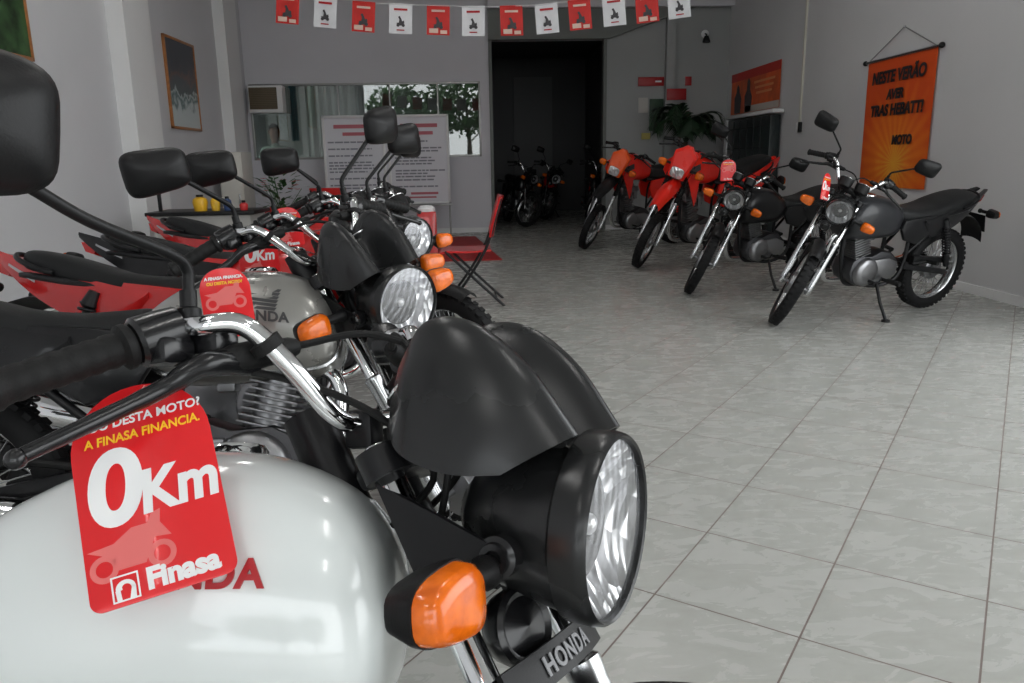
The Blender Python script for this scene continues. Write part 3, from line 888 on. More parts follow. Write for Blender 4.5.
def floor_material():
    m = bpy.data.materials.new('marbled_floor_tiles'); m.use_nodes = True
    t = m.node_tree; b = t.nodes['Principled BSDF']; N = t.nodes.new; L = t.links.new
    tcn = N('ShaderNodeTexCoord')
    th = rad(35.53)
    def axis(vx, vy, size, off):
        d = N('ShaderNodeVectorMath'); d.operation = 'DOT_PRODUCT'; d.inputs[1].default_value = (vx, vy, 0)
        L(tcn.outputs['Object'], d.inputs[0])
        a = N('ShaderNodeMath'); a.operation = 'SUBTRACT'; a.inputs[1].default_value = off; L(d.outputs['Value'], a.inputs[0])
        q = N('ShaderNodeMath'); q.operation = 'DIVIDE'; q.inputs[1].default_value = size; L(a.outputs[0], q.inputs[0])
        fl = N('ShaderNodeMath'); fl.operation = 'FLOOR'; L(q.outputs[0], fl.inputs[0])
        fr = N('ShaderNodeMath'); fr.operation = 'SUBTRACT'; L(q.outputs[0], fr.inputs[0]); L(fl.outputs[0], fr.inputs[1])
        c = N('ShaderNodeMath'); c.operation = 'SUBTRACT'; c.inputs[1].default_value = .5; L(fr.outputs[0], c.inputs[0])
        ab = N('ShaderNodeMath'); ab.operation = 'ABSOLUTE'; L(c.outputs[0], ab.inputs[0])
        g = N('ShaderNodeMath'); g.operation = 'GREATER_THAN'; g.inputs[1].default_value = .5-.0024/size; L(ab.outputs[0], g.inputs[0])
        return fl, g
    f1, g1 = axis(math.sin(th), math.cos(th), .411, 1.562*H_CAM)
    f2, g2 = axis(-math.cos(th), math.sin(th), .372, .300*H_CAM)
    gm = N('ShaderNodeMath'); gm.operation = 'MAXIMUM'; L(g1.outputs[0], gm.inputs[0]); L(g2.outputs[0], gm.inputs[1])
    cv = N('ShaderNodeCombineXYZ'); L(f1.outputs[0], cv.inputs[0]); L(f2.outputs[0], cv.inputs[1])
    wn = N('ShaderNodeTexWhiteNoise'); wn.noise_dimensions = '3D'; L(cv.outputs[0], wn.inputs['Vector'])
    sc = N('ShaderNodeVectorMath'); sc.operation = 'SCALE'; sc.inputs['Scale'].default_value = 7.0; L(wn.outputs['Color'], sc.inputs[0])
    ad = N('ShaderNodeVectorMath'); ad.operation = 'ADD'; L(tcn.outputs['Object'], ad.inputs[0]); L(sc.outputs[0], ad.inputs[1])
    n1 = N('ShaderNodeTexNoise'); n1.inputs['Scale'].default_value = 7; n1.inputs['Detail'].default_value = 7; n1.inputs['Roughness'].default_value = .62; n1.inputs['Distortion'].default_value = .7
    mpn = N('ShaderNodeMapping'); mpn.inputs['Rotation'].default_value = (0, 0, rad(-20)); mpn.inputs['Scale'].default_value = (1, 2.2, 1)
    L(ad.outputs[0], mpn.inputs[0]); L(mpn.outputs[0], n1.inputs['Vector'])
    r = N('ShaderNodeValToRGB')
    r.color_ramp.elements[0].position = .32; r.color_ramp.elements[0].color = (.385, .39, .36, 1)
    r.color_ramp.elements[1].position = .62; r.color_ramp.elements[1].color = (.45, .455, .43, 1)
    L(n1.outputs[0], r.inputs[0])
    mixg = N('ShaderNodeMix'); mixg.data_type = 'RGBA'; L(gm.outputs[0], mixg.inputs[0]); L(r.outputs[0], mixg.inputs[6]); mixg.inputs[7].default_value = (.15, .115, .10, 1)
    L(mixg.outputs[2], b.inputs['Base Color'])
    rr = N('ShaderNodeMapRange'); rr.inputs['To Min'].default_value = .20; rr.inputs['To Max'].default_value = .34; L(n1.outputs[0], rr.inputs['Value'])
    rm = N('ShaderNodeMath'); rm.operation = 'MAXIMUM'; gg = N('ShaderNodeMath'); gg.operation = 'MULTIPLY'; gg.inputs[1].default_value = .7
    L(gm.outputs[0], gg.inputs[0]); L(rr.outputs[0], rm.inputs[0]); L(gg.outputs[0], rm.inputs[1]); L(rm.outputs[0], b.inputs['Roughness'])
    bp = N('ShaderNodeBump'); bp.inputs['Strength'].default_value = .5; bp.inputs['Distance'].default_value = .002; bp.invert = True
    L(gm.outputs[0], bp.inputs['Height']); L(bp.outputs[0], b.inputs['Normal'])
    b.inputs['Specular IOR Level'].default_value = .45
    return m
floor_mat = floor_material()
def structure(name, boxes, m, bevel=0.):
    mb = MB()
    for (x0, x1, y0, y1, z0, z1) in boxes: mb.box(((x0+x1)/2, (y0+y1)/2, (z0+z1)/2), (x1-x0, y1-y0, z1-z0), bevel)
    return tag(mb.build(name, m, None, None, 30), kind='structure')
T = .2
YE = 18.0      # far end of the store room
structure('floor', [(XL-T, XR+T, OPEN_Y, YE+T, -.2, 0)], floor_mat)
structure('ceiling', [(XL-T, XR+T, OPEN_Y-T, YE+T, ZC, ZC+.2)], ceil_paint)
structure('wall_left', [(XL-T, XL, OPEN_Y-T, YB+T, 0, ZC)], wall_paint)
structure('wall_right', [(XR, XR+T, OPEN_Y-T, SIDE_Y0, 0, ZC), (XR, XR+T, SIDE_Y0, SIDE_Y1, SIDE_Z, ZC), (XR, XR+T, SIDE_Y1, YE+T, 0, ZC)], right_paint)
DX0, DX1, DZ = .26, 2.11, 2.94      # doorway to the store room
WX0, WX1, WZ0, WZ1 = -3.46, .12, 1.2, 2.345
structure('wall_back', [(XL, WX0, YB, YB+.15, 0, ZC), (WX0, WX1, YB, YB+.15, 0, WZ0), (WX0, WX1, YB, YB+.15, WZ1, ZC), (WX1, DX0, YB, YB+.15, 0, ZC), (DX0, DX1, YB, YB+.15, DZ, ZC)], back_paint)
structure('wall_back_right', [(DX1, XR, YB, YB+.15, 0, ZC)], back_right_grey)
structure('wall_front', [(XL, OPEN_X0, OPEN_Y-T, OPEN_Y, 0, ZC), (OPEN_X1, XR, OPEN_Y-T, OPEN_Y, 0, ZC), (OPEN_X0, OPEN_X1, OPEN_Y-T, OPEN_Y, OPEN_Z, ZC)], wall_paint)
structure('pillar_left', [(XL, XL+.17, 8.18, 8.82, 0, ZC)], trim_paint)
structure('pillar_corner', [(XL, XL+.15, 11.5, 12.1, 0, ZC)], trim_paint)
structure('pillar_back', [(3.03, 3.17, YB-.12, YB, 0, ZC)], back_right_grey)
# sloping bulkhead over the store doorway
mb = MB()
mb.prism([(DX0, DZ), (DX1+.02, DZ), (3.88, 3.52), (3.95, ZC), (DX0, ZC)], lambda a, b: V(a, YB-.10, b), lambda a, b: V(a, YB, b))
tag(mb.build('beam_bulkhead', bulk_paint, None, None, 30), kind='structure')
mb = MB(); mb.box(((DX0+XR)/2, YB-.14, 3.52), (XR-DX0, .10, .28))
tag(mb.build('beam_upper', back_paint, None, None, 30), kind='structure')
structure('baseboard_right', [(XR-.015, XR, OPEN_Y, SIDE_Y0, 0, .075), (XR-.015, XR, SIDE_Y1, YB, 0, .075)], trim_paint)
structure('baseboard_left', [(XL, XL+.015, OPEN_Y, YB, 0, .075)], trim_paint)
structure('baseboard_back', [(XL, DX0, YB-.015, YB, 0, .075), (DX1, XR, YB-.015, YB, 0, .075)], trim_paint)
structure('trim_doorway', [(DX0-.0, DX0+.05, YB-.03, YB+.17, 0, DZ), (DX1-.05, DX1, YB-.03, YB+.17, 0, DZ)], bulk_paint)
# store room and office behind the back wall
structure('wall_store_back', [(DX0-.1, XR, YE, YE+T, 0, ZC)], store_shade_paint)
structure('wall_store_left', [(DX0-.14, DX0-.02, YB+.15, YE, 0, ZC)], store_shade_paint)
structure('wall_store_right', [(2.5, 2.62, YB+.15, YE, 0, ZC)], store_shade_paint)
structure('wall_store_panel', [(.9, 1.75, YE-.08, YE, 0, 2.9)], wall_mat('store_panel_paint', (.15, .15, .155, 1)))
structure('ceiling_store', [(DX0-.14, XR, YB+.15, YE, 3.3, 3.4)], store_shade_paint)
structure('wall_office_back', [(XL-.6, .12, 16.2, 16.35, 0, ZC)], wall_mat('office_paint', (.42, .44, .42, 1)))
structure('wall_office_left', [(XL-.75, XL-.6, YB+.15, 16.2, 0, ZC)], wall_paint)
structure('ceiling_office', [(XL-.75, .12, YB+.15, 16.35, 2.9, 3.0)], ceil_paint)
# pavement and street in front
structure('pavement', [(-14, 14, -5.2, OPEN_Y, -.25, -.03)], mat('concrete_paving', (.42, .41, .39, 1), .8, var=.12, vscale=2, bump=.3, bscale=60))
structure('pavement_side', [(XR+T, 9, OPEN_Y, 26, -.25, -.03)], MATS['concrete_paving'])
structure('road_side', [(9, 30, OPEN_Y, 26, -.4, -.15)], mat('asphalt', (.13, .13, .135, 1), .85, var=.15, vscale=4, bump=.4, bscale=120))
structure('road', [(-30, 30, -14, -5.2, -.4, -.15)], mat('asphalt', (.13, .13, .135, 1), .85, var=.15, vscale=4, bump=.4, bscale=120))
structure('ground_far', [(-30, 30, -34, -14, -.4, -.1)], mat('far_paving', (.35, .36, .3, 1), .9, var=.2, vscale=1))

# office window: four sliding panes in a slim frame
alum = mat('window_aluminium', (.38, .38, .37, 1), .4, metal=.6)
wf = MB()
yw = YB+.05
for (x0, x1, z0, z1) in [(WX0, WX1, WZ0, WZ0+.035), (WX0, WX1, WZ1-.03, WZ1), (WX0, WX0+.03, WZ0, WZ1), (WX1-.03, WX1, WZ0, WZ1)]:
    wf.box(((x0+x1)/2, yw, (z0+z1)/2), (x1-x0, .09, z1-z0), .004)
win = tag(wf.build('window_1', alum), kind='structure')
edges = [WX0+.03, -2.10, -1.30, -.55, WX1-.03]
for i in range(4):
    a, b = edges[i], edges[i+1]; c = (a+b)/2
    Rz = Matrix.Translation((c, yw, 0)) @ Matrix.Rotation(rad(1.5), 4, 'Z')
    p = MB(); p.box((0, 0, (WZ0+WZ1)/2), (b-a-.004, .006, WZ1-WZ0-.06), M=Rz)
    po = p.build('window_pane', office_glass, win); po['kind'] = 'structure'
    if i:
        st = MB(); st.box((-(b-a)/2, 0, (WZ0+WZ1)/2), (.022, .03, WZ1-WZ0-.05), .004, M=Rz)
        so = st.build('window_stile', alum, win); so['kind'] = 'structure'

# ------------------------------------------------------------------ ceiling fluorescent fittings
def tube_mat():
    m = bpy.data.materials.new('fluorescent_tube'); m.use_nodes = True
    t = m.node_tree; t.nodes.remove(t.nodes['Principled BSDF'])
    e = t.nodes.new('ShaderNodeEmission'); e.inputs['Color'].default_value = (1, .985, .96, 1); e.inputs['Strength'].default_value = LAMP
    t.links.new(e.outputs[0], t.nodes['Material Output'].inputs[0]); return m
tubem = tube_mat(); enamel = mat('white_enamel', (.75, .75, .75, 1), .35)
def ceiling_light(x, y, label):
    r = empty('ceiling_light', (x, y, ZC), (0, 0, 0), label, 'lamp', 'fluorescent fittings on the ceiling')
    m = MB(); m.box((0, 0, -.03), (.24, 1.28, .06), .01); m.box((0, 0, -.075), (.06, 1.24, .035), .006)
    for s in (-1, 1): m.box((0, s*.615, -.085), (.22, .03, .06), .006)
    h = m.build('housing', enamel, r)
    for s in (-1, 1):
        t = MB(); t.lathe([(-.59, .013), (-.585, .016), (.585, .016), (.59, .013)], (s*.075, 0, -.09), (0, 1, 0), n=14); t.build('tube', tubem, r)
for (x, side) in ((-1.5, 'left'), (1.5, 'right')):
    for (y, where) in ((-2.6, 'behind the viewer'), (.6, 'above the viewer'), (3.8, 'above the middle of the floor'), (7.0, 'nearest the bunting')):
        ceiling_light(x, y, 'white twin tube ceiling light of the %s row, %s' % (side, where))

# ------------------------------------------------------------------ motorcycles, left row
PH = dict
bikeA, TA = motorcycle('silver-white tanked motorcycle nearest the camera, black twin-hump flyscreen over big headlight', -.445, .473, -4.3, 28.5, -28.3,
    white_paint, black_paint, black_paint, fly=True, mirrors=(-1,), mirror_set=(.065, .045, 1.2), lamp_drop=(.034, .024), emblem=dict(size=.038, mat=decal_red, x=.076, z=.735, slope=.0), fork_text=True, group='motorcycles along the left wall')
bikeB, TB = motorcycle('grey tanked motorcycle with dark wing emblem, second in the left row', -.687, 1.83, 3, 17.4, -54,
    grey_paint, black_paint, black_paint, fly=True, emblem=dict(size=.035, mat=decal_dark, x=.085, z=.745, slope=-.12, wing=True), seam='bright', group='motorcycles along the left wall')
bikeC, TC = motorcycle('red motorcycle with long black seat and pointed red tail behind the grey one', -.80, 2.415, -11, 19.5, -52,
    red_paint, red_paint, red_paint, fly=True, emblem=dict(size=.03, mat=decal_silver, x=.03, z=.75, slope=-.1), group='motorcycles along the left wall')
bikeD, TD = motorcycle('motorcycle with black-topped red tail, fourth along the left wall', -.755, 3.16, -4, 18.5, -46,
    red_paint, black_paint, black_paint, fly=False, side_panel_m=red_paint, group='motorcycles along the left wall')
bikeE, TE = motorcycle('farthest motorcycle of the left row, red tail beside the small counter', -.96, 3.99, -17, 17, -46,
    red_paint, red_paint, red_paint, fly=False, group='motorcycles along the left wall')
# right row
bike1, T1 = motorcycle('black street motorcycle nearest the hanging orange banner', 2.711, 5.404, 200.8, 10.5, 48,
    dark_grey_paint, black_paint, black_paint, fly=False, group='motorcycles along the right wall')
bike2, T2 = motorcycle('black street motorcycle in front of the dark cabinet, beside the red trail bike', 2.453, 6.751, 204.7, 7, 50,
    black_paint, black_paint, black_paint, fly=False, group='motorcycles along the right wall')
bike3, T3 = motorcycle('bright red trail motorcycle with red beak fender and red number-plate cowl', 2.36, 8.40, 203, 8, 42,
    trail_red, trail_red, trail_red, style='trail', mirrors=(), cowl_m=trail_red, beak_m=trail_red, group='motorcycles along the right wall')
bike4, T4 = motorcycle('trail motorcycle with orange headlight cowl and dark beak fender by the doorway', 2.05, 10.25, 203, 8, 42,
    trail_red, trail_red, trail_red, style='trail', mirrors=(), cowl_m=orange_paint, beak_m=black_paint, group='motorcycles along the right wall')
# store room
motorcycle('dark motorcycle deep in the store room against its left wall', .72, 14.3, -78, 9, 30, black_paint, black_paint, black_paint, fly=False, group='motorcycles in the dark store room')
motorcycle('dim red motorcycle standing in the middle of the dark store room', 1.40, 15.9, -95, 9, 30, red_paint, red_paint, red_paint, fly=True, group='motorcycles in the dark store room')
motorcycle('dark motorcycle just inside the right jamb of the store doorway', 2.06, 14.0, -96, 9, 30, black_paint, red_paint, black_paint, fly=False, group='motorcycles in the dark store room')

# ------------------------------------------------------------------ red price tags
def card_outline(w, h, rt, rb, n=10):
    pts = []
    for (cx, cy, r, a0) in ((w/2-rb, -h/2+rb, rb, -90), (w/2-rt, h/2-rt, rt, 0), (-w/2+rt, h/2-rt, rt, 90), (-w/2+rb, -h/2+rb, rb, 180)):
        for k in range(n+1):
            a = rad(a0+90*k/n); pts.append((cx+r*math.cos(a), cy+r*math.sin(a)))
    return pts
CAM = Vector((0, 0, H_CAM))
def price_tag(pos, w, h, roll, label, front=True, yaw=0., pitch=0., axes=None):
    pos = Vector(pos)
    root = empty('price_tag', pos, (0, 0, 0), label, 'tag', 'red tags hanging from the handlebars')
    d = CAM-pos; az = math.atan2(d.y, d.x)+PI/2+yaw
    root.rotation_euler = (rad(90)+pitch, roll, az)   # card in local x-y, facing +z
    root.rotation_mode = 'XYZ'
    R = Matrix.Rotation(az, 3, 'Z') @ Matrix.Rotation(rad(90)+pitch, 3, 'X') @ Matrix.Rotation(roll, 3, 'Z')
    if axes:
        up = Vector(axes[1]).normalized(); rt = Vector(axes[0]); rt = (rt-up*rt.dot(up)).normalized()
        R = Matrix((rt, up, rt.cross(up))).transposed()
    root.rotation_euler = R.to_euler()
    s = h/.15
    c = MB()
    c.prism(card_outline(w, h, min(w*.49, .046*s), .008*s), lambda a, b: V(a, b, -.0008+.05*a*a/s), lambda a, b: V(a, b, .0006+.05*a*a/s), bevel=.0003)
    co = c.build('card', tag_red, root, None, 40)
    def text(body, size, x, y, m, bold, shear, align, name='lettering', sx=1., spacing=1.):
        t = MB(); vs, fs = text_geo(body, size*s, .0003, bold*s, shear, align, spacing)
        t.add([V(x*s+v.x*sx, y*s+v.y, .0012+v.z+.05*(x*s+v.x*sx)**2/s) for v in vs], fs); return t.build(name, m, co, None, 30)
    def silhouette(x, y, k, m):
        b = MB()
        def disc(cx, cy, r0, r1):
            P = [(r1*math.cos(2*PI*i/24), r1*math.sin(2*PI*i/24)) for i in range(24)]
            vs = [V(cx+a*q, cy+b_*q, .0011+.05*(cx+a*q)**2/s) for q in (1, r0/r1) for a, b_ in P]
            b.add(vs, [(i, (i+1) % 24, 24+(i+1) % 24, 24+i) for i in range(24)])
        disc(x-.022*k, y-.006*k, .007*k, .012*k); disc(x+.026*k, y-.006*k, .007*k, .012*k)
        o = [(-.034, .012), (-.012, .014), (.004, .024), (.018, .024), (.022, .032), (.03, .034), (.028, .022), (.036, .008), (.022, .010), (.012, -.010), (-.012, -.010), (-.018, .004)]
        b.prism([(x+a*k, y+c_*k) for a, c_ in o], lambda a, c_: V(a, c_, .0007+.05*a*a/s), lambda a, c_: V(a, c_, .0011+.05*a*a/s))
        b.build('bike_print', m, co, None, 30)
    def logo(x, y, k):
        b = MB()
        for (x0, x1, y0, y1) in ((-.009, .009, -.009, -.0078), (-.009, .009, .0078, .009), (-.009, -.0078, -.009, .009), (.0078, .009, -.009, .009)):
            b.add([V(x+q*k, y+r*k, .0012+.05*(x+q*k)**2/s) for q, r in ((x0, y0), (x1, y0), (x1, y1), (x0, y1))], [(0, 1, 2, 3)])
        # an arch like a bent trunk inside the square
        P = []
        for i in range(15):
            a = rad(200-215*i/14); P.append((.0058*math.cos(a), .0052*math.sin(a)-.0004))
        vs = []
        for i, (a, c_) in enumerate(P):
            q = .36+.3*i/14
            for e in (1.12, q): vs.append(V(x+a*e*k, y+c_*e*k, .0012+.05*(x+a*e*k)**2/s))
        b.add(vs, [(2*i, 2*i+2, 2*i+3, 2*i+1) for i in range(14)])
        b.add([V(x+q*k, y+r*k, .0012+.05*(x+q*k)**2/s) for q, r in ((-.0062, -.0078), (-.003, -.0078), (-.0035, -.001), (-.0068, -.001))], [(0, 1, 2, 3)])
        b.add([V(x+q*k, y+r*k, .0012+.05*(x+q*k)**2/s) for q, r in ((.002, -.0078), (.0062, -.0078), (.0066, .0), (.004, .0))], [(0, 1, 2, 3)])
        b.build('bank_logo', tag_white, co, None, 30)
    if front:
        text('OU DESTA MOTO?', .0090, .0425, .0475, tag_white, .0002, .1, 'RIGHT')
        text('A FINASA FINANCIA.', .0090, .0405, .0360, tag_yellow, .0002, .1, 'RIGHT', sx=.92)
        text('0', .072, -.0235, -.020, tag_white, .0022, .12, 'CENTER', sx=.98)
        text('Km', .041, .0185, -.0185, tag_white, .0014, .12, 'CENTER', sx=.88)
        silhouette(-.018*s, -.044*s, s*.75, tag_pink)
        logo(-.0235*s, -.0635*s, s*.95)
        text('Finasa', .019, .0125, -.069, tag_white, .0009, 0, 'CENTER')
    else:
        text('A FINASA FINANCIA.', .0090, .0, .052, tag_white, .0004, .1, 'CENTER', sx=.92)
        text('OU DESTA MOTO?', .0085, .0, .041, tag_yellow, .0004, .1, 'CENTER')
        silhouette(-.004*s, .008*s, s*1.15, tag_pink)
        logo(-.0215*s, -.061*s, s*.8)
        text('Finasa', .017, .0125, -.066, tag_white, .0009, 0, 'CENTER')
    return root
price_tag((-.322, .717, .832), .130, .212, 0, 'large red 0Km tag over the white tank of the nearest motorcycle', axes=((.99, .26, .2), (-.29, .57, .77)))
price_tag((-.552, 1.72, .835), .105, .155, rad(3), 'red tag with faded motorcycle print over the grey tank', front=False)
price_tag((-.630, 2.28, .880), .11, .15, rad(3), 'red 0Km tag above the grey tank, behind the faded-print tag')
price_tag((-.723, 3.05, .895), .11, .15, rad(5), 'small red 0Km tag on the fourth motorcycle of the left row')
price_tag((2.262, 5.03, .930), .10, .17, rad(-10), 'red tag on the handlebar of the motorcycle nearest the banner', yaw=rad(62))
price_tag((2.068, 6.43, 1.02), .12, .17, rad(0), 'red tag on the black motorcycle beside the red trail bike', front=False, yaw=rad(10))

# ------------------------------------------------------------------ bunting across the showroom
print_dark = mat('flag_dark_print', (.06, .055, .06, 1), .6)
print_pale = mat('flag_pale_print', (.7, .5, .42, 1), .6)
flag_red = mat('flag_red_paper', (.55, .02, .015, 1), .6, var=.1, vscale=15)
flag_white = mat('flag_white_paper', (.72, .72, .74, 1), .6, var=.04, vscale=15)
FLAGS = [(-1.62, 2.475), (-1.29, 2.44), (-.955, 2.40), (-.625, 2.38), (-.29, 2.365), (.025, 2.355), (.37, 2.355), (.69, 2.37), (.99, 2.40), (1.30, 2.43), (1.60, 2.455), (1.89, 2.49)]
YF = 7.5
st = MB()
pts = [V(XL, YF, 3.15), V(-2.6, YF, 2.80), V(-2.0, YF, 2.66)]+[V(x, YF, z+.125) for x, z in FLAGS]+[V(2.5, YF, 2.74), V(3.2, YF, 2.92), V(XR, YF, 3.2)]
st.tube(catmull(pts, 4), .003, n=6)
tag(st.build('bunting_string', mat('white_string', (.6, .6, .6, 1), .7)), 'thin pale string holding the flags across the showroom', 'string')
ordn = ['first', 'second', 'third', 'fourth', 'fifth', 'sixth', 'seventh', 'eighth', 'ninth', 'tenth', 'eleventh', 'twelfth']
def moto_print(mb, k, o):
    for cx in (-.03, .032):
        P = [(cx+.019*math.cos(2*PI*i/16), -.045+.019*math.sin(2*PI*i/16)) for i in range(16)]
        mb.prism([(a*k+o[0], b*k+o[1]) for a, b in P], lambda a, b: V(a, -.0016, b), lambda a, b: V(a, -.0026, b))
    q = [(-.05, -.02), (-.02, -.015), (-.015, .02), (-.03, .05), (-.01, .06), (.005, .035), (.02, .0), (.04, .01), (.045, -.02), (.02, -.05), (-.02, -.05)]
    mb.prism([(a*k+o[0], b*k+o[1]) for a, b in q], lambda a, b: V(a, -.0016, b), lambda a, b: V(a, -.0026, b))
for i, (x, z) in enumerate(FLAGS):
    red = i % 2 == 0
    slope = math.atan2(FLAGS[min(i+1, 11)][1]-FLAGS[max(i-1, 0)][1], FLAGS[min(i+1, 11)][0]-FLAGS[max(i-1, 0)][0])
    r = empty('bunting_flag', (x, YF, z), (rad(random.uniform(-4, 4)), -slope, rad(random.uniform(-6, 6))), ('red' if red else 'white')+' paper flag with a motorcycle print, '+ordn[i]+' from the left on the string', 'flag', 'paper flags on the string')
    p = MB()
    p.grid(lambda u, v: V((u-.5)*.205, .003*math.sin(u*PI+i)-.002, (v-.5)*.25), 8, 6, th=.0012)
    p.box((0, 0, .125), (.205, .012, .012), .003)
    p.build('paper', flag_red if red else flag_white, r)
    q = MB(); moto_print(q, .85 if red else .75, (0, -.02)); q.build('motorcycle_print', print_dark, r).location.y = -.008
    h = MB()
    h.box((0, -.002, .08), (.12, .002, .018))
    if red:
        h.box((-.04, -.002, -.09), (.08, .002, .04)); h.box((.05, -.002, -.1), (.06, .002, .03))
    else: h.box((0, -.002, -.095), (.07, .002, .01))
    h.build('heading_print', (print_pale if red else decal_red), r).location.y = -.008

# ------------------------------------------------------------------ right wall: banner, poster, cabinet, conduit
def banner_mat():
    m = bpy.data.materials.new('banner_print'); m.use_nodes = True
    t = m.node_tree; b = t.nodes['Principled BSDF']; N = t.nodes.new; L = t.links.new
    tcn = N('ShaderNodeTexCoord')
    d = N('ShaderNodeVectorMath'); d.operation = 'SUBTRACT'; d.inputs[1].default_value = (0.02, 0, -.38); L(tcn.outputs['Object'], d.inputs[0])
    sp = N('ShaderNodeSeparateXYZ'); L(d.outputs[0], sp.inputs[0])
    an = N('ShaderNodeMath'); an.operation = 'ARCTAN2'; L(sp.outputs['Z'], an.inputs[0]); L(sp.outputs['X'], an.inputs[1])
    mu = N('ShaderNodeMath'); mu.operation = 'MULTIPLY'; mu.inputs[1].default_value = 26; L(an.outputs[0], mu.inputs[0])
    sn = N('ShaderNodeMath'); sn.operation = 'SINE'; L(mu.outputs[0], sn.inputs[0])
    ln = N('ShaderNodeVectorMath'); ln.operation = 'LENGTH'; L(d.outputs[0], ln.inputs[0])
    nn = N('ShaderNodeTexNoise'); nn.inputs['Scale'].default_value = 5; L(tcn.outputs['Object'], nn.inputs[0])
    a1 = N('ShaderNodeMath'); a1.operation = 'MULTIPLY_ADD'; a1.inputs[1].default_value = .09; L(sn.outputs[0], a1.inputs[0]); L(ln.outputs['Value'], a1.inputs[2])
    a2 = N('ShaderNodeMath'); a2.operation = 'MULTIPLY_ADD'; a2.inputs[1].default_value = .35; L(nn.outputs[0], a2.inputs[0]); L(a1.outputs[0], a2.inputs[2])
    r = N('ShaderNodeValToRGB'); e = r.color_ramp.elements
    e[0].position = .15; e[0].color = (.85, .42, .04, 1); e[1].position = .9; e[1].color = (.66, .075, .008, 1)
    k = e.new(.45); k.color = (.8, .19, .015, 1)
    L(a2.outputs[0], r.inputs[0]); L(r.outputs[0], b.inputs['Base Color']); b.inputs['Roughness'].default_value = .5
    return m
# local x runs along the wall as read, local -y faces the room
def on_right(name, y, z, label, cat):
    return empty(name, (XR-.012, y, z), (0, 0, rad(-90)), label, cat)
bn = on_right('hanging_banner', 7.57, 1.42, 'orange sunburst banner with dark lettering hung on a rod by a cord', 'banner')
m = MB(); BW, BH = 1.22, 1.22
m.grid(lambda u, v: V((u-.5)*BW, -.006-.008*math.sin(u*9)*(1-v), (v-.5)*BH), 24, 10, th=.002)
cl = m.build('banner_cloth', banner_mat(), bn)
m = MB(); m.lathe([(-BW/2-.05, .014), (BW/2+.05, .014)], (0, -.012, BH/2), (1, 0, 0), n=14)
rod = m.build('rod', steel, bn)
m = MB()
for sx in (-1, 1): m.sphere((sx*(BW/2+.06), -.012, BH/2), .026, n=12)
m.build('rod_knob', plastic, rod)
m = MB(); m.tube([V(-BW/2, -.012, BH/2), V(.02, -.006, BH/2+.25), V(BW/2, -.012, BH/2)], .005, n=6); m.build('cord', mat('grey_cord', (.25, .25, .25, 1), .7), bn)
m = MB(); m.sphere((.02, -.006, BH/2+.25), .012, n=8); m.build('nail', steel, bn)
ink = mat('banner_ink', (.02, .016, .018, 1), .5)
def btext(body, size, x, z, parent=cl, mm=ink, sx=1., bold=.006):
    t = MB(); vs, fs = text_geo(body, size, .001, bold, .12, 'CENTER', 1.0)
    t.add([V(x+v.x*sx, -.022-v.z, z+v.y) for v in vs], fs); return t.build('lettering', mm, parent, None, 30)
btext('NESTE VERÃO', .155, .0, .385, sx=.98); btext('AVER', .125, -.02, .225); btext('TRAS HEBATT!', .145, .01, .075); btext('MOTO', .115, .17, -.20)

ps = on_right('wall_poster', 11.55, 2.055, 'orange and red poster with two dark figures above the dark cabinet', 'poster')
m = MB(); PW, PH_ = 2.0, .60
m.grid(lambda u, v: V((u-.5)*PW, -.004, (v-.5)*PH_), 6, 4, th=.002); sheet = m.build('poster_sheet', mat('poster_orange', (.62, .1, .02, 1), .45, var=.35, vscale=3), ps)
m = MB(); m.box((0, -.008, .24), (PW, .002, .12)); m.build('red_band', mat('poster_red', (.5, .018, .01, 1), .45), sheet)
m = MB(); m.box((.32, -.008, -.25), (1.36, .002, .09)); m.build('pale_band', mat('poster_pale', (.55, .5, .45, 1), .45), sheet)
m = MB()
for cx, hh in ((-.68, .30), (-.22, .36)):
    m.prism([(cx-.13, -.29), (cx-.15, -.06), (cx-.06, .02), (cx-.05, hh-.22), (cx+.0, hh-.17), (cx+.06, hh-.22), (cx+.07, .02), (cx+.16, -.08), (cx+.13, -.29)], lambda a, b: V(a, -.006, b), lambda a, b: V(a, -.009, b))
m.build('figure_print', print_dark, sheet)
m = MB()
for k in range(3): m.box((.42, -.009, .10-.075*k), (.8-.1*k, .002, .03))
m.build('text_print', mat('poster_text', (.75, .3, .12, 1), .5), sheet)

cb = empty('cabinet', (XR-.09, 11.33, 0), (0, 0, rad(-90)), 'dark cabinet with pale frame standing under the orange poster', 'cabinet')
m = MB(); m.box((0, 0, .83), (1.75, .14, 1.66), .01); m.build('body', mat('cabinet_dark', (.02, .028, .028, 1), .35, var=.2, vscale=3), cb)
m = MB()
m.box((-.93, -.01, .85), (.12, .16, 1.70), .008); m.box((.0, -.01, 1.70), (1.98, .16, .05), .008)
m.build('pale_frame', trim_paint, cb)
m = MB()
for k in range(5): m.box((-.85+.28*k+.28, -.075, .83), (.012, .012, 1.6))
for k in range(6): m.box((0, -.075, .12+.28*k), (1.7, .012, .012))
m.build('door_grid', mat('grid_dark', (.02, .024, .024, 1), .6), cb)

cn = empty('cable_conduit', (XR-.012, 9.85, 1.5), (0, 0, rad(-90)), 'thin cream conduit running down the right wall to a switch', 'conduit')
m = MB(); m.box((0, 0, 1.3), (.035, .024, 2.6), .004); m.build('duct', mat('cream_plastic', (.62, .60, .52, 1), .45), cn)
m = MB(); m.box((.03, -.006, -.03), (.055, .035, .12), .005); m.build('switch', plastic, cn)
m = MB(); m.box((-.04, -.004, -.03), (.075, .022, .12), .004); m.build('switch_plate', trim_paint, cn)

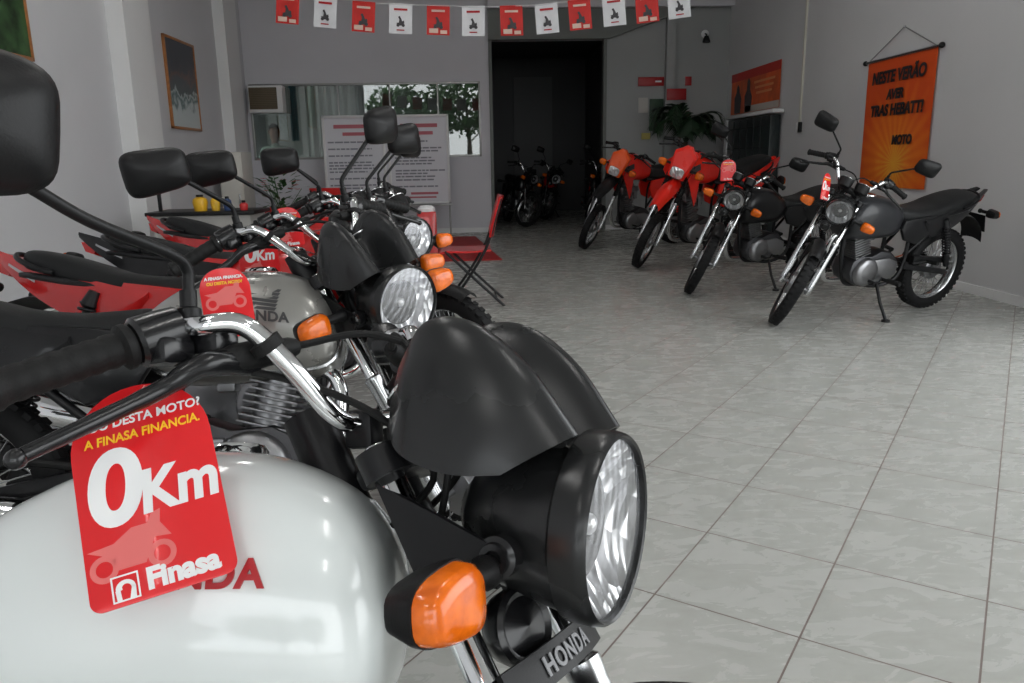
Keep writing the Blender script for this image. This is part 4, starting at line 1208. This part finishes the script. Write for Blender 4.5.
# ------------------------------------------------------------------ back wall pieces on the right
def flat_sign(name, label, cat, x0, x1, z0, z1, mm, y=None, th=.02, line=None):
    m = MB(); y = YB if y is None else y
    m.box(((x0+x1)/2, y-th/2-.002, (z0+z1)/2), (x1-x0, th, z1-z0), .003)
    o = tag(m.build(name, mm), label, cat)
    if line:
        for (a, b, c, d) in line:
            l = MB(); l.box(((a+b)/2, y-th-.0035, (c+d)/2), (b-a, .002, d-c)); l.build('printed_line', tag_white, o)
    return o
sign_red = mat('dark_red_sign', (.36, .012, .014, 1), .4)
flat_sign('wall_sign', 'long dark red sign on the back wall left of the pilaster', 'sign', 2.61, 3.02, 2.235, 2.37, sign_red, line=[(2.88, 2.98, 2.29, 2.315)])
flat_sign('wall_sign', 'short dark red sign right of the pilaster above the palm', 'sign', 3.36, 3.46, 2.235, 2.37, sign_red)
flat_sign('wall_sign', 'dark red sign in front of the pilaster just over the palm fronds', 'sign', 3.04, 3.35, 2.01, 2.18, sign_red, y=YB-.125)
flat_sign('notice_paper', 'pale notice paper on the back wall below the long red sign', 'notice', 2.62, 2.77, 1.83, 2.06, mat('notice_paper', (.5, .48, .45, 1), .6))
flat_sign('wall_picture', 'dark framed picture on the back wall behind the palm fronds', 'picture', 2.80, 3.02, 1.55, 2.04, dark_green_card)
flat_sign('notice_paper', 'small yellowish card low on the back wall behind the trail bikes', 'card', 2.68, 2.82, 1.42, 1.52, mat('yellow_card', (.5, .42, .12, 1), .6))
lp = empty('wall_lamp', (3.65, YB, 3.0), (0, 0, 0), 'small dark wall lamp high on the back wall', 'lamp')
m = MB(); m.lathe([(0, .06), (-.02, .06), (-.03, .03)], (0, 0, 0), (0, 1, 0), n=16); m.build('base', trim_paint, lp)
m = MB(); m.tube([V(0, -.03, 0), V(0, -.09, -.02), V(0, -.10, -.05)], .012, n=8); m.lathe([(0, .03), (-.08, .06), (-.10, .055)], (0, -.10, -.04), (0, 0, 1), n=18); m.build('shade', plastic, lp)

# potted palm
pm = empty('potted_palm', (3.17, 11.95, 0), (0, 0, 0), 'tall dark green palm in a pot by the back wall', 'plant')
m = MB(); m.lathe([(0, .16), (.30, .21), (.36, .23), (.36, .20), (.30, .18)], (0, 0, 0), (0, 0, 1), n=28); m.build('pot', mat('dark_pot', (.05, .03, .025, 1), .6), pm)
m = MB(); m.lathe([(0, .185), (.005, 0)], (0, 0, .315), (0, 0, 1), n=24); m.build('soil', mat('soil', (.03, .022, .016, 1), .95), pm)
m = MB(); m.tube(catmull([V(0, 0, .3), V(.02, .01, .8), V(-.01, 0, 1.35)], 8), [.05, .045, .04, .04, .045], n=10); m.build('trunk', mat('palm_trunk', (.06, .045, .03, 1), .9, bump=.6, bscale=60), pm)
m = MB()
random.seed(3)
for k in range(17):
    a = 2*PI*k/17+random.uniform(-.15, .15); L = random.uniform(.42, .62); up = random.uniform(.25, .75)
    d = V(math.cos(a), math.sin(a)*.55, 0)
    P = catmull([V(0, 0, 1.33), V(0, 0, 1.33)+d*L*.35+V(0, 0, up*.65), V(0, 0, 1.33)+d*L*.75+V(0, 0, up*.75), V(0, 0, 1.33)+d*L+V(0, 0, up*.35)], 7)
    m.tube(P, .006, n=5)
    for i in range(3, len(P)-1):
        t = (P[i+1]-P[i]).normalized(); sd = t.cross(V(0, 0, 1)).normalized()
        for s_ in (-1, 1):
            b = P[i]; ln = .24*(1-.5*abs(i/len(P)-.5)); tip = b+(sd*s_*.8+t*.7+V(0, 0, -.25))*ln
            w_ = t*.016
            m.add([b-w_, b+w_, lerp(b, tip, .5)+w_*1.1+V(0, 0, .02), tip, lerp(b, tip, .5)-w_*1.1+V(0, 0, .02)], [(0, 1, 2, 3, 4)])
m.build('fronds', mat('palm_leaf', (.012, .035, .014, 1), .45, var=.3, vscale=10), pm)

# ------------------------------------------------------------------ notice board on a stand
white_frame = mat('white_frame', (.75, .75, .75, 1), .4)
board_grey = mat('board_sheet', (.70, .70, .74, 1), .5, var=.03, vscale=4)
line_grey = mat('board_text', (.24, .24, .28, 1), .6)
line_red = mat('board_heading', (.5, .14, .17, 1), .6)
nb = empty('notice_board', (-1.33, 12.3, 0), (0, 0, 0), 'large white framed notice board with two sheets of text before the office window', 'board')
BX, Z0, Z1 = .95, .50, 1.83
m = MB(); m.box((0, .012, (Z0+Z1)/2), (2*BX, .02, Z1-Z0)); m.build('panel', board_grey, nb)
m = MB()
for (x0, x1, z0, z1) in ((-BX, BX, Z1-.035, Z1), (-BX, BX, Z0, Z0+.03), (-BX, -BX+.035, Z0, Z1), (BX-.035, BX, Z0, Z1), (-.055, -.02, Z0, Z1), (.02, .055, Z0, Z1)):
    m.box(((x0+x1)/2, -.01, (z0+z1)/2), (x1-x0, .04, z1-z0), .005)
m.build('frame', white_frame, nb)
random.seed(11)
for sx in (-1, 1):
    tx = MB(); hd_ = MB()
    c = sx*.50
    hd_.box((c, -.003, 1.67), (.56, .004, .055)); hd_.box((c+.03, -.003, 1.56), (.36, .004, .05)); hd_.box((c+.05, -.003, .66), (.42, .004, .035)); hd_.box((c-.02, -.003, .60), (.5, .004, .025))
    z = 1.44
    while z > .74:
        x = c-.38; e = c+random.uniform(.1, .38)
        while x < e:
            w_ = random.uniform(.04, .13); w_ = min(w_, e-x)
            tx.box((x+w_/2, -.003, z), (w_, .004, .022)); x += w_+.015
        z -= random.choice((.045, .045, .05, .10))
    hd_.build('heading_lettering', line_red, nb); tx.build('lettering', line_grey, nb)
m = MB(); m.box((.2, -.05, Z0-.02), (1.55, .10, .015), .003); m.build('pen_tray', alum, nb)
for sx in (-.93, .93):
    m = MB(); m.tube([V(sx, .03, .0), V(sx, .03, Z0+.2)], .014, n=10); m.box((sx, .03, .012), (.04, .5, .024), .005); m.build('leg', alum, nb)

# ------------------------------------------------------------------ red folding chairs and mat
chair_red = mat('chair_red_enamel', (.55, .012, .012, 1), .3, coat=.5)
def folding_chair(x, y, rz, label):
    r = empty('folding_chair', (x, y, 0), (0, 0, rz), label, 'chair', 'red folding chairs')
    for sy in (-1, 1):
        yy = sy*.20
        a = MB(); a.tube(catmull([V(-.255, yy, .84), V(-.20, yy, .66), V(-.13, yy, .46), V(.02, yy, .22), V(.19, yy, 0)], 6), .011, n=10); a.build('leg', frame_m, r)
        b = MB(); b.tube([V(.19, yy*.92, .445), V(-.06, yy*.92, .20), V(-.27, yy*.92, .0)], .011, n=10); b.build('leg', frame_m, r)
    s = MB()
    s.grid(lambda u, v: V(lerp(-.17, .23, u), (v-.5)*.38, .455-.012*math.sin(u*PI)-(.02*max(0, u-.85)/.15)), 14, 8, th=.014); s.build('seat', chair_red, r)
    bk = MB()
    bk.grid(lambda u, v: V(lerp(-.19, -.275, u**1.2)-.05*math.cos((v-.5)*2.2)+.04, (v-.5)*.43, lerp(.55, .86, u)), 10, 14, th=.016); bk.build('backrest', chair_red, r)
    c = MB(); c.tube([V(.12, -.2, .1), V(.12, .2, .1)], .009, n=8); c.tube([V(-.2, -.185, .075), V(-.2, .185, .075)], .009, n=8); c.build('crossbar', frame_m, r)
folding_chair(-.06, 6.30, rad(180), 'red folding chair seen side-on at the end of the red mat')
folding_chair(-1.62, 9.3, rad(80), 'red folding chair far back, its backrest before the notice board')
m = MB(); m.grid(lambda u, v: V(lerp(lerp(-1.4, -1.6, v), lerp(.29, -.02, v), u), lerp(9.05, 12.0, v), .012), 10, 10, th=.010)
tag(m.build('floor_mat', mat('red_mat', (.42, .012, .012, 1), .6, bump=.4, bscale=200)), 'red floor mat in front of the notice board', 'mat')

dp = empty('display_post', (-.43, 6.9, 0), (0, 0, rad(8)), 'slim red post with a white cap behind the front of the left row', 'post')
m = MB(); m.box((0, 0, .365), (.16, .15, .69), .012); m.build('column', chair_red, dp)
m = MB(); m.box((0, 0, .015), (.26, .26, .03), .006); m.build('base', frame_m, dp)
m = MB(); m.lathe([(0, .075), (.03, .075), (.05, .05), (.055, 0)], (0, 0, .71), (0, 0, 1), n=20); m.build('cap', trim_paint, dp)

# ------------------------------------------------------------------ left wall: pictures, counter
wood_edge = mat('orange_wood_frame', (.38, .15, .045, 1), .4, var=.2, vscale=20)
def picture_mat():
    m = bpy.data.materials.new('picture_photo'); m.use_nodes = True
    t = m.node_tree; b = t.nodes['Principled BSDF']; N = t.nodes.new; L = t.links.new
    tcn = N('ShaderNodeTexCoord'); sp = N('ShaderNodeSeparateXYZ'); L(tcn.outputs['Object'], sp.inputs[0])
    n = N('ShaderNodeTexNoise'); n.inputs['Scale'].default_value = 6; n.inputs['Detail'].default_value = 6; L(tcn.outputs['Object'], n.inputs[0])
    a = N('ShaderNodeMath'); a.operation = 'MULTIPLY_ADD'; a.inputs[1].default_value = .55; L(n.outputs[0], a.inputs[0]); L(sp.outputs['Z'], a.inputs[2])
    r = N('ShaderNodeValToRGB'); e = r.color_ramp.elements
    e[0].position = 0.0; e[0].color = (.5, .55, .55, 1); e[1].position = .62; e[1].color = (.02, .024, .035, 1)
    for p, c in ((.09, (.03, .09, .09, 1)), (.16, (.45, .5, .5, 1)), (.2, (.03, .05, .05, 1)), (.32, (.05, .05, .06, 1)), (.38, (.12, .05, .03, 1)), (.44, (.03, .035, .045, 1))):
        k = e.new(p); k.color = c
    L(a.outputs[0], r.inputs[0]); L(r.outputs[0], b.inputs['Base Color']); b.inputs['Roughness'].default_value = .3
    return m
pc = empty('framed_picture', (XL, 10.03, 2.08), (0, 0, rad(90)), 'dark framed picture with orange frame on the left wall between pillars', 'picture')
m = MB(); m.box((0, -.012, 0), (.92, .02, .98)); m.build('picture_sheet', picture_mat(), pc)
m = MB()
for (cx, cz, sx, sz) in ((-.475, 0, .03, 1.04), (.475, 0, .03, 1.04), (0, .505, .98, .03), (0, -.505, .98, .03)): m.box((cx, -.016, cz), (sx, .032, sz), .004)
m.build('frame', wood_edge, pc)
pc = empty('framed_picture', (XL, 6.14, 2.55), (0, 0, rad(90)), 'green leafy poster in an orange frame at the top left', 'picture')
m = MB(); m.box((0, -.012, 0), (1.1, .02, 1.12)); m.build('picture_sheet', mat('leafy_print', (.03, .07, .025, 1), .4, var=.9, vscale=7), pc)
m = MB()
for (cx, cz, sx, sz) in ((-.565, 0, .03, 1.18), (.565, 0, .03, 1.18), (0, .575, 1.16, .03), (0, -.575, 1.16, .03)): m.box((cx, -.016, cz), (sx, .032, sz), .004)
m.build('frame', wood_edge, pc)

ct = empty('counter', (-2.55, 7.7, 0), (0, 0, 0), 'low dark counter by the left wall holding small coloured boxes', 'counter')
m = MB(); m.box((0, 0, .34), (.9, .5, .68), .01); m.build('body', mat('counter_grey', (.35, .34, .32, 1), .5, var=.1, vscale=4), ct)
m = MB(); m.box((0, 0, .70), (1.0, .58, .035), .008); m.build('top', plastic, ct)
m = MB(); m.box((-.42, -.1, .85), (.03, .03, .27), .004); m.build('post', frame_m, ct)
def toy(name, label, cat, x, col, hw, h):
    r = empty(name, (x, 7.55, .7175), (0, 0, 0), label, cat)
    m = MB(); m.lathe([(0, hw*.8), (h*.6, hw), (h*.85, hw*.9), (h, hw*.45), (h, 0)], (0, 0, 0), (0, 0, 1), n=20); m.build('body', mat(name+'_plastic', col, .35), r)
    m = MB(); m.lathe([(0, hw*.46), (.02, hw*.46), (.022, 0)], (0, 0, h), (0, 0, 1), n=16); m.build('cap', plastic, r)
toy('yellow_jar', 'yellow jar on the low counter by the left wall', 'jar', -2.58, (.75, .42, .02, 1), .07, .13)
toy('yellow_canister', 'smaller yellow canister beside the yellow jar', 'canister', -2.44, (.7, .42, .03, 1), .045, .12)
toy('blue_bottle', 'dark blue bottle on the low counter', 'bottle', -2.33, (.02, .05, .14, 1), .04, .11)
toy('red_pot', 'small red pot at the right end of the counter', 'pot', -2.18, (.6, .03, .03, 1), .04, .07)

# white cabinet in the corner
wc = empty('white_locker', (-3.2, 10.9, 0), (0, 0, 0), 'cream locker in the corner by the office window', 'locker')
m = MB(); m.box((0, 0, .65), (.30, .5, 1.3), .01); m.build('body', mat('cream_enamel', (.62, .60, .55, 1), .4, var=.03, vscale=3), wc)
m = MB(); m.box((0, -.256, .65), (.26, .012, 1.2), .004); d = m.build('door', mat('cream_enamel_door', (.66, .64, .59, 1), .4, var=.03, vscale=3), wc)
m = MB(); m.box((.09, -.27, .7), (.015, .02, .12), .004); m.build('handle', steel, d)

# red pot plant on the floor behind the row
rp = empty('potted_plant', (-2.35, 9.75, 0), (0, 0, 0), 'leafy green plant with red wrapped pot beside the far red chair', 'plant')
m = MB(); m.lathe([(0, .15), (.45, .20), (.62, .22), (.62, .19), (.5, .17)], (0, 0, 0), (0, 0, 1), n=24); m.build('pot', mat('red_pot_wrap', (.5, .015, .015, 1), .45), rp)
m = MB()
random.seed(5)
for k in range(90):
    a = random.uniform(0, 2*PI); rr_ = random.uniform(.02, .28); z = random.uniform(.6, 1.0)
    c = V(math.cos(a)*rr_, math.sin(a)*rr_, z); d = V(math.cos(a), math.sin(a), random.uniform(-.3, .7)).normalized(); sd = d.cross(V(0, 0, 1)).normalized()
    m.add([c, c+d*.06+sd*.03, c+d*.13, c+d*.06-sd*.03], [(0, 1, 2, 3)])
    if k % 6 == 0: m.tube([V(0, 0, .5), c], .004, n=5)
m.build('leaves', mat('pot_leaf', (.03, .10, .025, 1), .5, var=.3, vscale=20), rp)
rb = MB()
for k in range(14):
    a = random.uniform(0, 2*PI); c = V(math.cos(a)*.2, math.sin(a)*.2, random.uniform(.82, .98))
    for j in range(5):
        b = 2*PI*j/5; d = V(math.cos(b), math.sin(b), .2)*.05; sd = d.cross(V(0, 0, 1)).normalized()*.02
        rb.add([c, c+d*.6+sd, c+d, c+d*.6-sd], [(0, 1, 2, 3)])
rb.build('flowers', mat('red_petal', (.6, .02, .02, 1), .5), rp)

# ------------------------------------------------------------------ office: air conditioner, curtain, worker
ac = empty('air_conditioner', (-3.17, YB-.02, 1.92), (0, 0, 0), 'window air conditioner with brown grille in the office window', 'air conditioner')
m = MB(); m.box((0, .12, .19), (.52, .55, .40), .012); m.build('casing', trim_paint, ac)
m = MB(); m.box((-.03, -.162, .20), (.42, .02, .32), .005)
go = m.build('grille', mat('brown_grille', (.11, .085, .05, 1), .55), ac)
m = MB()
for k in range(12): m.box((-.03, -.175, .06+.026*k), (.41, .008, .008))
m.build('louvres', mat('brown_louvre', (.16, .125, .08, 1), .5), go)
cu = MB()
cu.grid(lambda u, v: V(lerp(-2.85, -1.35, u), 14.0+.035*math.sin(u*70), lerp(.005, 2.6, v)), 150, 2, th=.004)
tag(cu.build('curtain', mat('pale_curtain', (.50, .55, .50, 1), .8, var=.08, vscale=6)), 'pale greenish pleated curtain hanging inside the office', 'curtain')
cu = MB(); cu.grid(lambda u, v: V(lerp(-2.96, -2.84, u), 13.3+.02*math.sin(u*25), lerp(1.5, 2.9, v)), 30, 2, th=.004)
tag(cu.build('curtain', mat('teal_cloth', (.02, .25, .30, 1), .8)), 'narrow teal cloth strip beside the air conditioner', 'curtain')

def person():
    r = empty('person', (-3.28, 13.45, 0), (0, 0, rad(-70)), 'person in a pale green shirt and dark trousers standing behind the office glass', 'person')
    bm = bmesh.new()
    J = {}
    def v(n, p, rr): J[n] = (bm.verts.new(p), rr)
    v('pelvis', (0, 0, .95), (.13, .10)); v('waist', (0, 0, 1.08), (.125, .095)); v('chest', (0, 0, 1.27), (.15, .105)); v('neckb', (0, 0, 1.44), (.07, .065)); v('neck', (.01, 0, 1.50), (.052, .052))
    v('jaw', (.03, 0, 1.57), (.065, .075)); v('head', (.015, 0, 1.66), (.078, .095)); v('crown', (.0, 0, 1.735), (.05, .06))
    E_ = [('pelvis', 'waist'), ('waist', 'chest'), ('chest', 'neckb'), ('neckb', 'neck'), ('neck', 'jaw'), ('jaw', 'head'), ('head', 'crown')]
    for s in (-1, 1):
        k = 'l' if s > 0 else 'r'
        v('sh'+k, (0, s*.19, 1.40), (.055, .055)); v('el'+k, (-.03, s*.25, 1.12), (.042, .042)); v('wr'+k, (.06, s*.25, .90), (.028, .024)); v('pa'+k, (.085, s*.245, .83), (.032, .016))
        E_ += [('chest', 'sh'+k), ('sh'+k, 'el'+k), ('el'+k, 'wr'+k), ('wr'+k, 'pa'+k)]
        for f in range(4):
            a = 'f%d%s' % (f, k); b = 'g%d%s' % (f, k)
            v(a, (.085+.018*(f-1.5), s*.245, .765), (.009, .009)); v(b, (.09+.02*(f-1.5), s*.235, (.715, .705, .708, .722)[f]), (.0075, .0075)); E_ += [('pa'+k, a), (a, b)]
        v('t'+k, (.125, s*.235, .80), (.010, .010)); v('u'+k, (.135, s*.225, .765), (.008, .008)); E_ += [('pa'+k, 't'+k), ('t'+k, 'u'+k)]
        v('hip'+k, (0, s*.095, .88), (.095, .095)); v('kn'+k, (.02, s*.10, .50), (.062, .062)); v('an'+k, (-.01, s*.10, .09), (.04, .042)); v('to'+k, (.15, s*.12, .03), (.04, .028))
        E_ += [('pelvis', 'hip'+k), ('hip'+k, 'kn'+k), ('kn'+k, 'an'+k), ('an'+k, 'to'+k)]
    for a, b in E_: bm.edges.new((J[a][0], J[b][0]))
    bm.verts.index_update()
    me = bpy.data.meshes.new('body'); names = list(J); radii = [J[n][1] for n in names]
    bm.to_mesh(me); bm.free()
    o = bpy.data.objects.new('body', me); COL.objects.link(o); o.parent = r
    sk = o.modifiers.new('skin', 'SKIN'); sk.use_smooth_shade = True
    for i, rr in enumerate(radii): me.skin_vertices[0].data[i].radius = rr
    me.skin_vertices[0].data[0].use_root = True
    sb = o.modifiers.new('sub', 'SUBSURF'); sb.levels = 2; sb.render_levels = 2
    # bake, then colour by height so that shirt, trousers, shoes and skin end cleanly
    dg = bpy.context.evaluated_depsgraph_get(); dg.update()
    nm = bpy.data.meshes.new_from_object(o.evaluated_get(dg)); o.modifiers.clear(); o.data = nm
    skin = mat('skin', (.30, .16, .10, 1), .5); shirt = mat('pale_green_shirt', (.42, .52, .45, 1), .8, bump=.2, bscale=80); tr = mat('dark_trousers', (.03, .032, .045, 1), .8); shoe = mat('shoe_leather', (.02, .016, .014, 1), .4)
    nm.materials.clear()
    for m_ in (skin, shirt, tr, shoe): nm.materials.append(m_)
    for p in nm.polygons:
        c = p.center; arm = abs(c.y) > .185 and c.z < 1.5
        if c.z > 1.465: k = 0
        elif arm and c.z < 1.16 and c.z > .6: k = 0
        elif c.z > .93: k = 1
        elif c.z > .10: k = 2
        else: k = 3
        p.material_index = k; p.use_smooth = True
    h = MB()
    bmh = bmesh.new(); bmesh.ops.create_uvsphere(bmh, u_segments=24, v_segments=16, radius=1)
    for q in list(bmh.verts):
        pass
    for q in bmh.verts: q.co = V(q.co.x*.098-.008, q.co.y*.086, q.co.z*.105+1.685)
    bmesh.ops.delete(bmh, geom=[q for q in bmh.verts if q.co.x > .052 and q.co.z < 1.715 or q.co.z < 1.60], context='VERTS')
    h.add_bm(bmh); h.build('hair', mat('dark_hair', (.012, .009, .008, 1), .6), r)
    f = MB()
    for s in (-1, 1):
        f.sphere((.088, s*.03, 1.675), .011, sc=(.7, 1, .8), n=12); f.sphere((.01, s*.088, 1.655), .022, sc=(.8, .35, 1.3), n=12)
    f.sphere((.105, 0, 1.645), .014, sc=(1, .9, 1.5), n=12); f.sphere((.094, 0, 1.607), .018, sc=(.5, 1.2, .4), n=12)
    f.build('face_features', skin, r)
person()

# ------------------------------------------------------------------ street outside the open front (seen in the office glass)
leafm = mat('street_leaf', (.05, .11, .035, 1), .6, var=.5, vscale=3)
barkm = mat('street_bark', (.10, .08, .06, 1), .9, bump=.5, bscale=30)
def street_tree(x, y, hgt, rad_, seed, label):
    random.seed(seed)
    r = empty('street_tree', (x, y, -.1), (0, 0, 0), label, 'tree', 'trees across the street')
    m = MB(); m.tube(catmull([V(0, 0, 0), V(.1, .05, hgt*.35), V(0, 0, hgt*.75)], 6), [.16, .13, .1, .06], n=10)
    for k in range(6):
        a = k*1.05; m.tube([V(.03, 0, hgt*(.4+.05*k)), V(math.cos(a)*rad_*.7, math.sin(a)*rad_*.7, hgt*(.65+.05*k))], .035, n=6)
    m.build('trunk', barkm, r)
    m = MB()
    for k in range(1500):
        u = random.uniform(-1, 1); a = random.uniform(0, 2*PI); q = random.uniform(.3, 1)**.5*rad_
        c = V(math.cos(a)*math.sqrt(1-u*u)*q, math.sin(a)*math.sqrt(1-u*u)*q, hgt*.78+u*q*.8)
        d = V(random.uniform(-1, 1), random.uniform(-1, 1), random.uniform(-1, 1)).normalized(); e = d.orthogonal().normalized(); s = random.uniform(.10, .2)
        m.add([c, c+d*s+e*s*.5, c+d*s*2, c+d*s-e*s*.5], [(0, 1, 2, 3)])
    m.build('foliage', leafm, r)
street_tree(-2.0, -10.5, 4.2, 1.6, 21, 'leafy street tree across the road, left of the open front')
street_tree(-6.2, -11.5, 3.6, 1.9, 23, 'low bushy street tree nearest the left end of the open front')
street_tree(1.0, -12, 5.0, 1.9, 22, 'taller leafy street tree across the road')
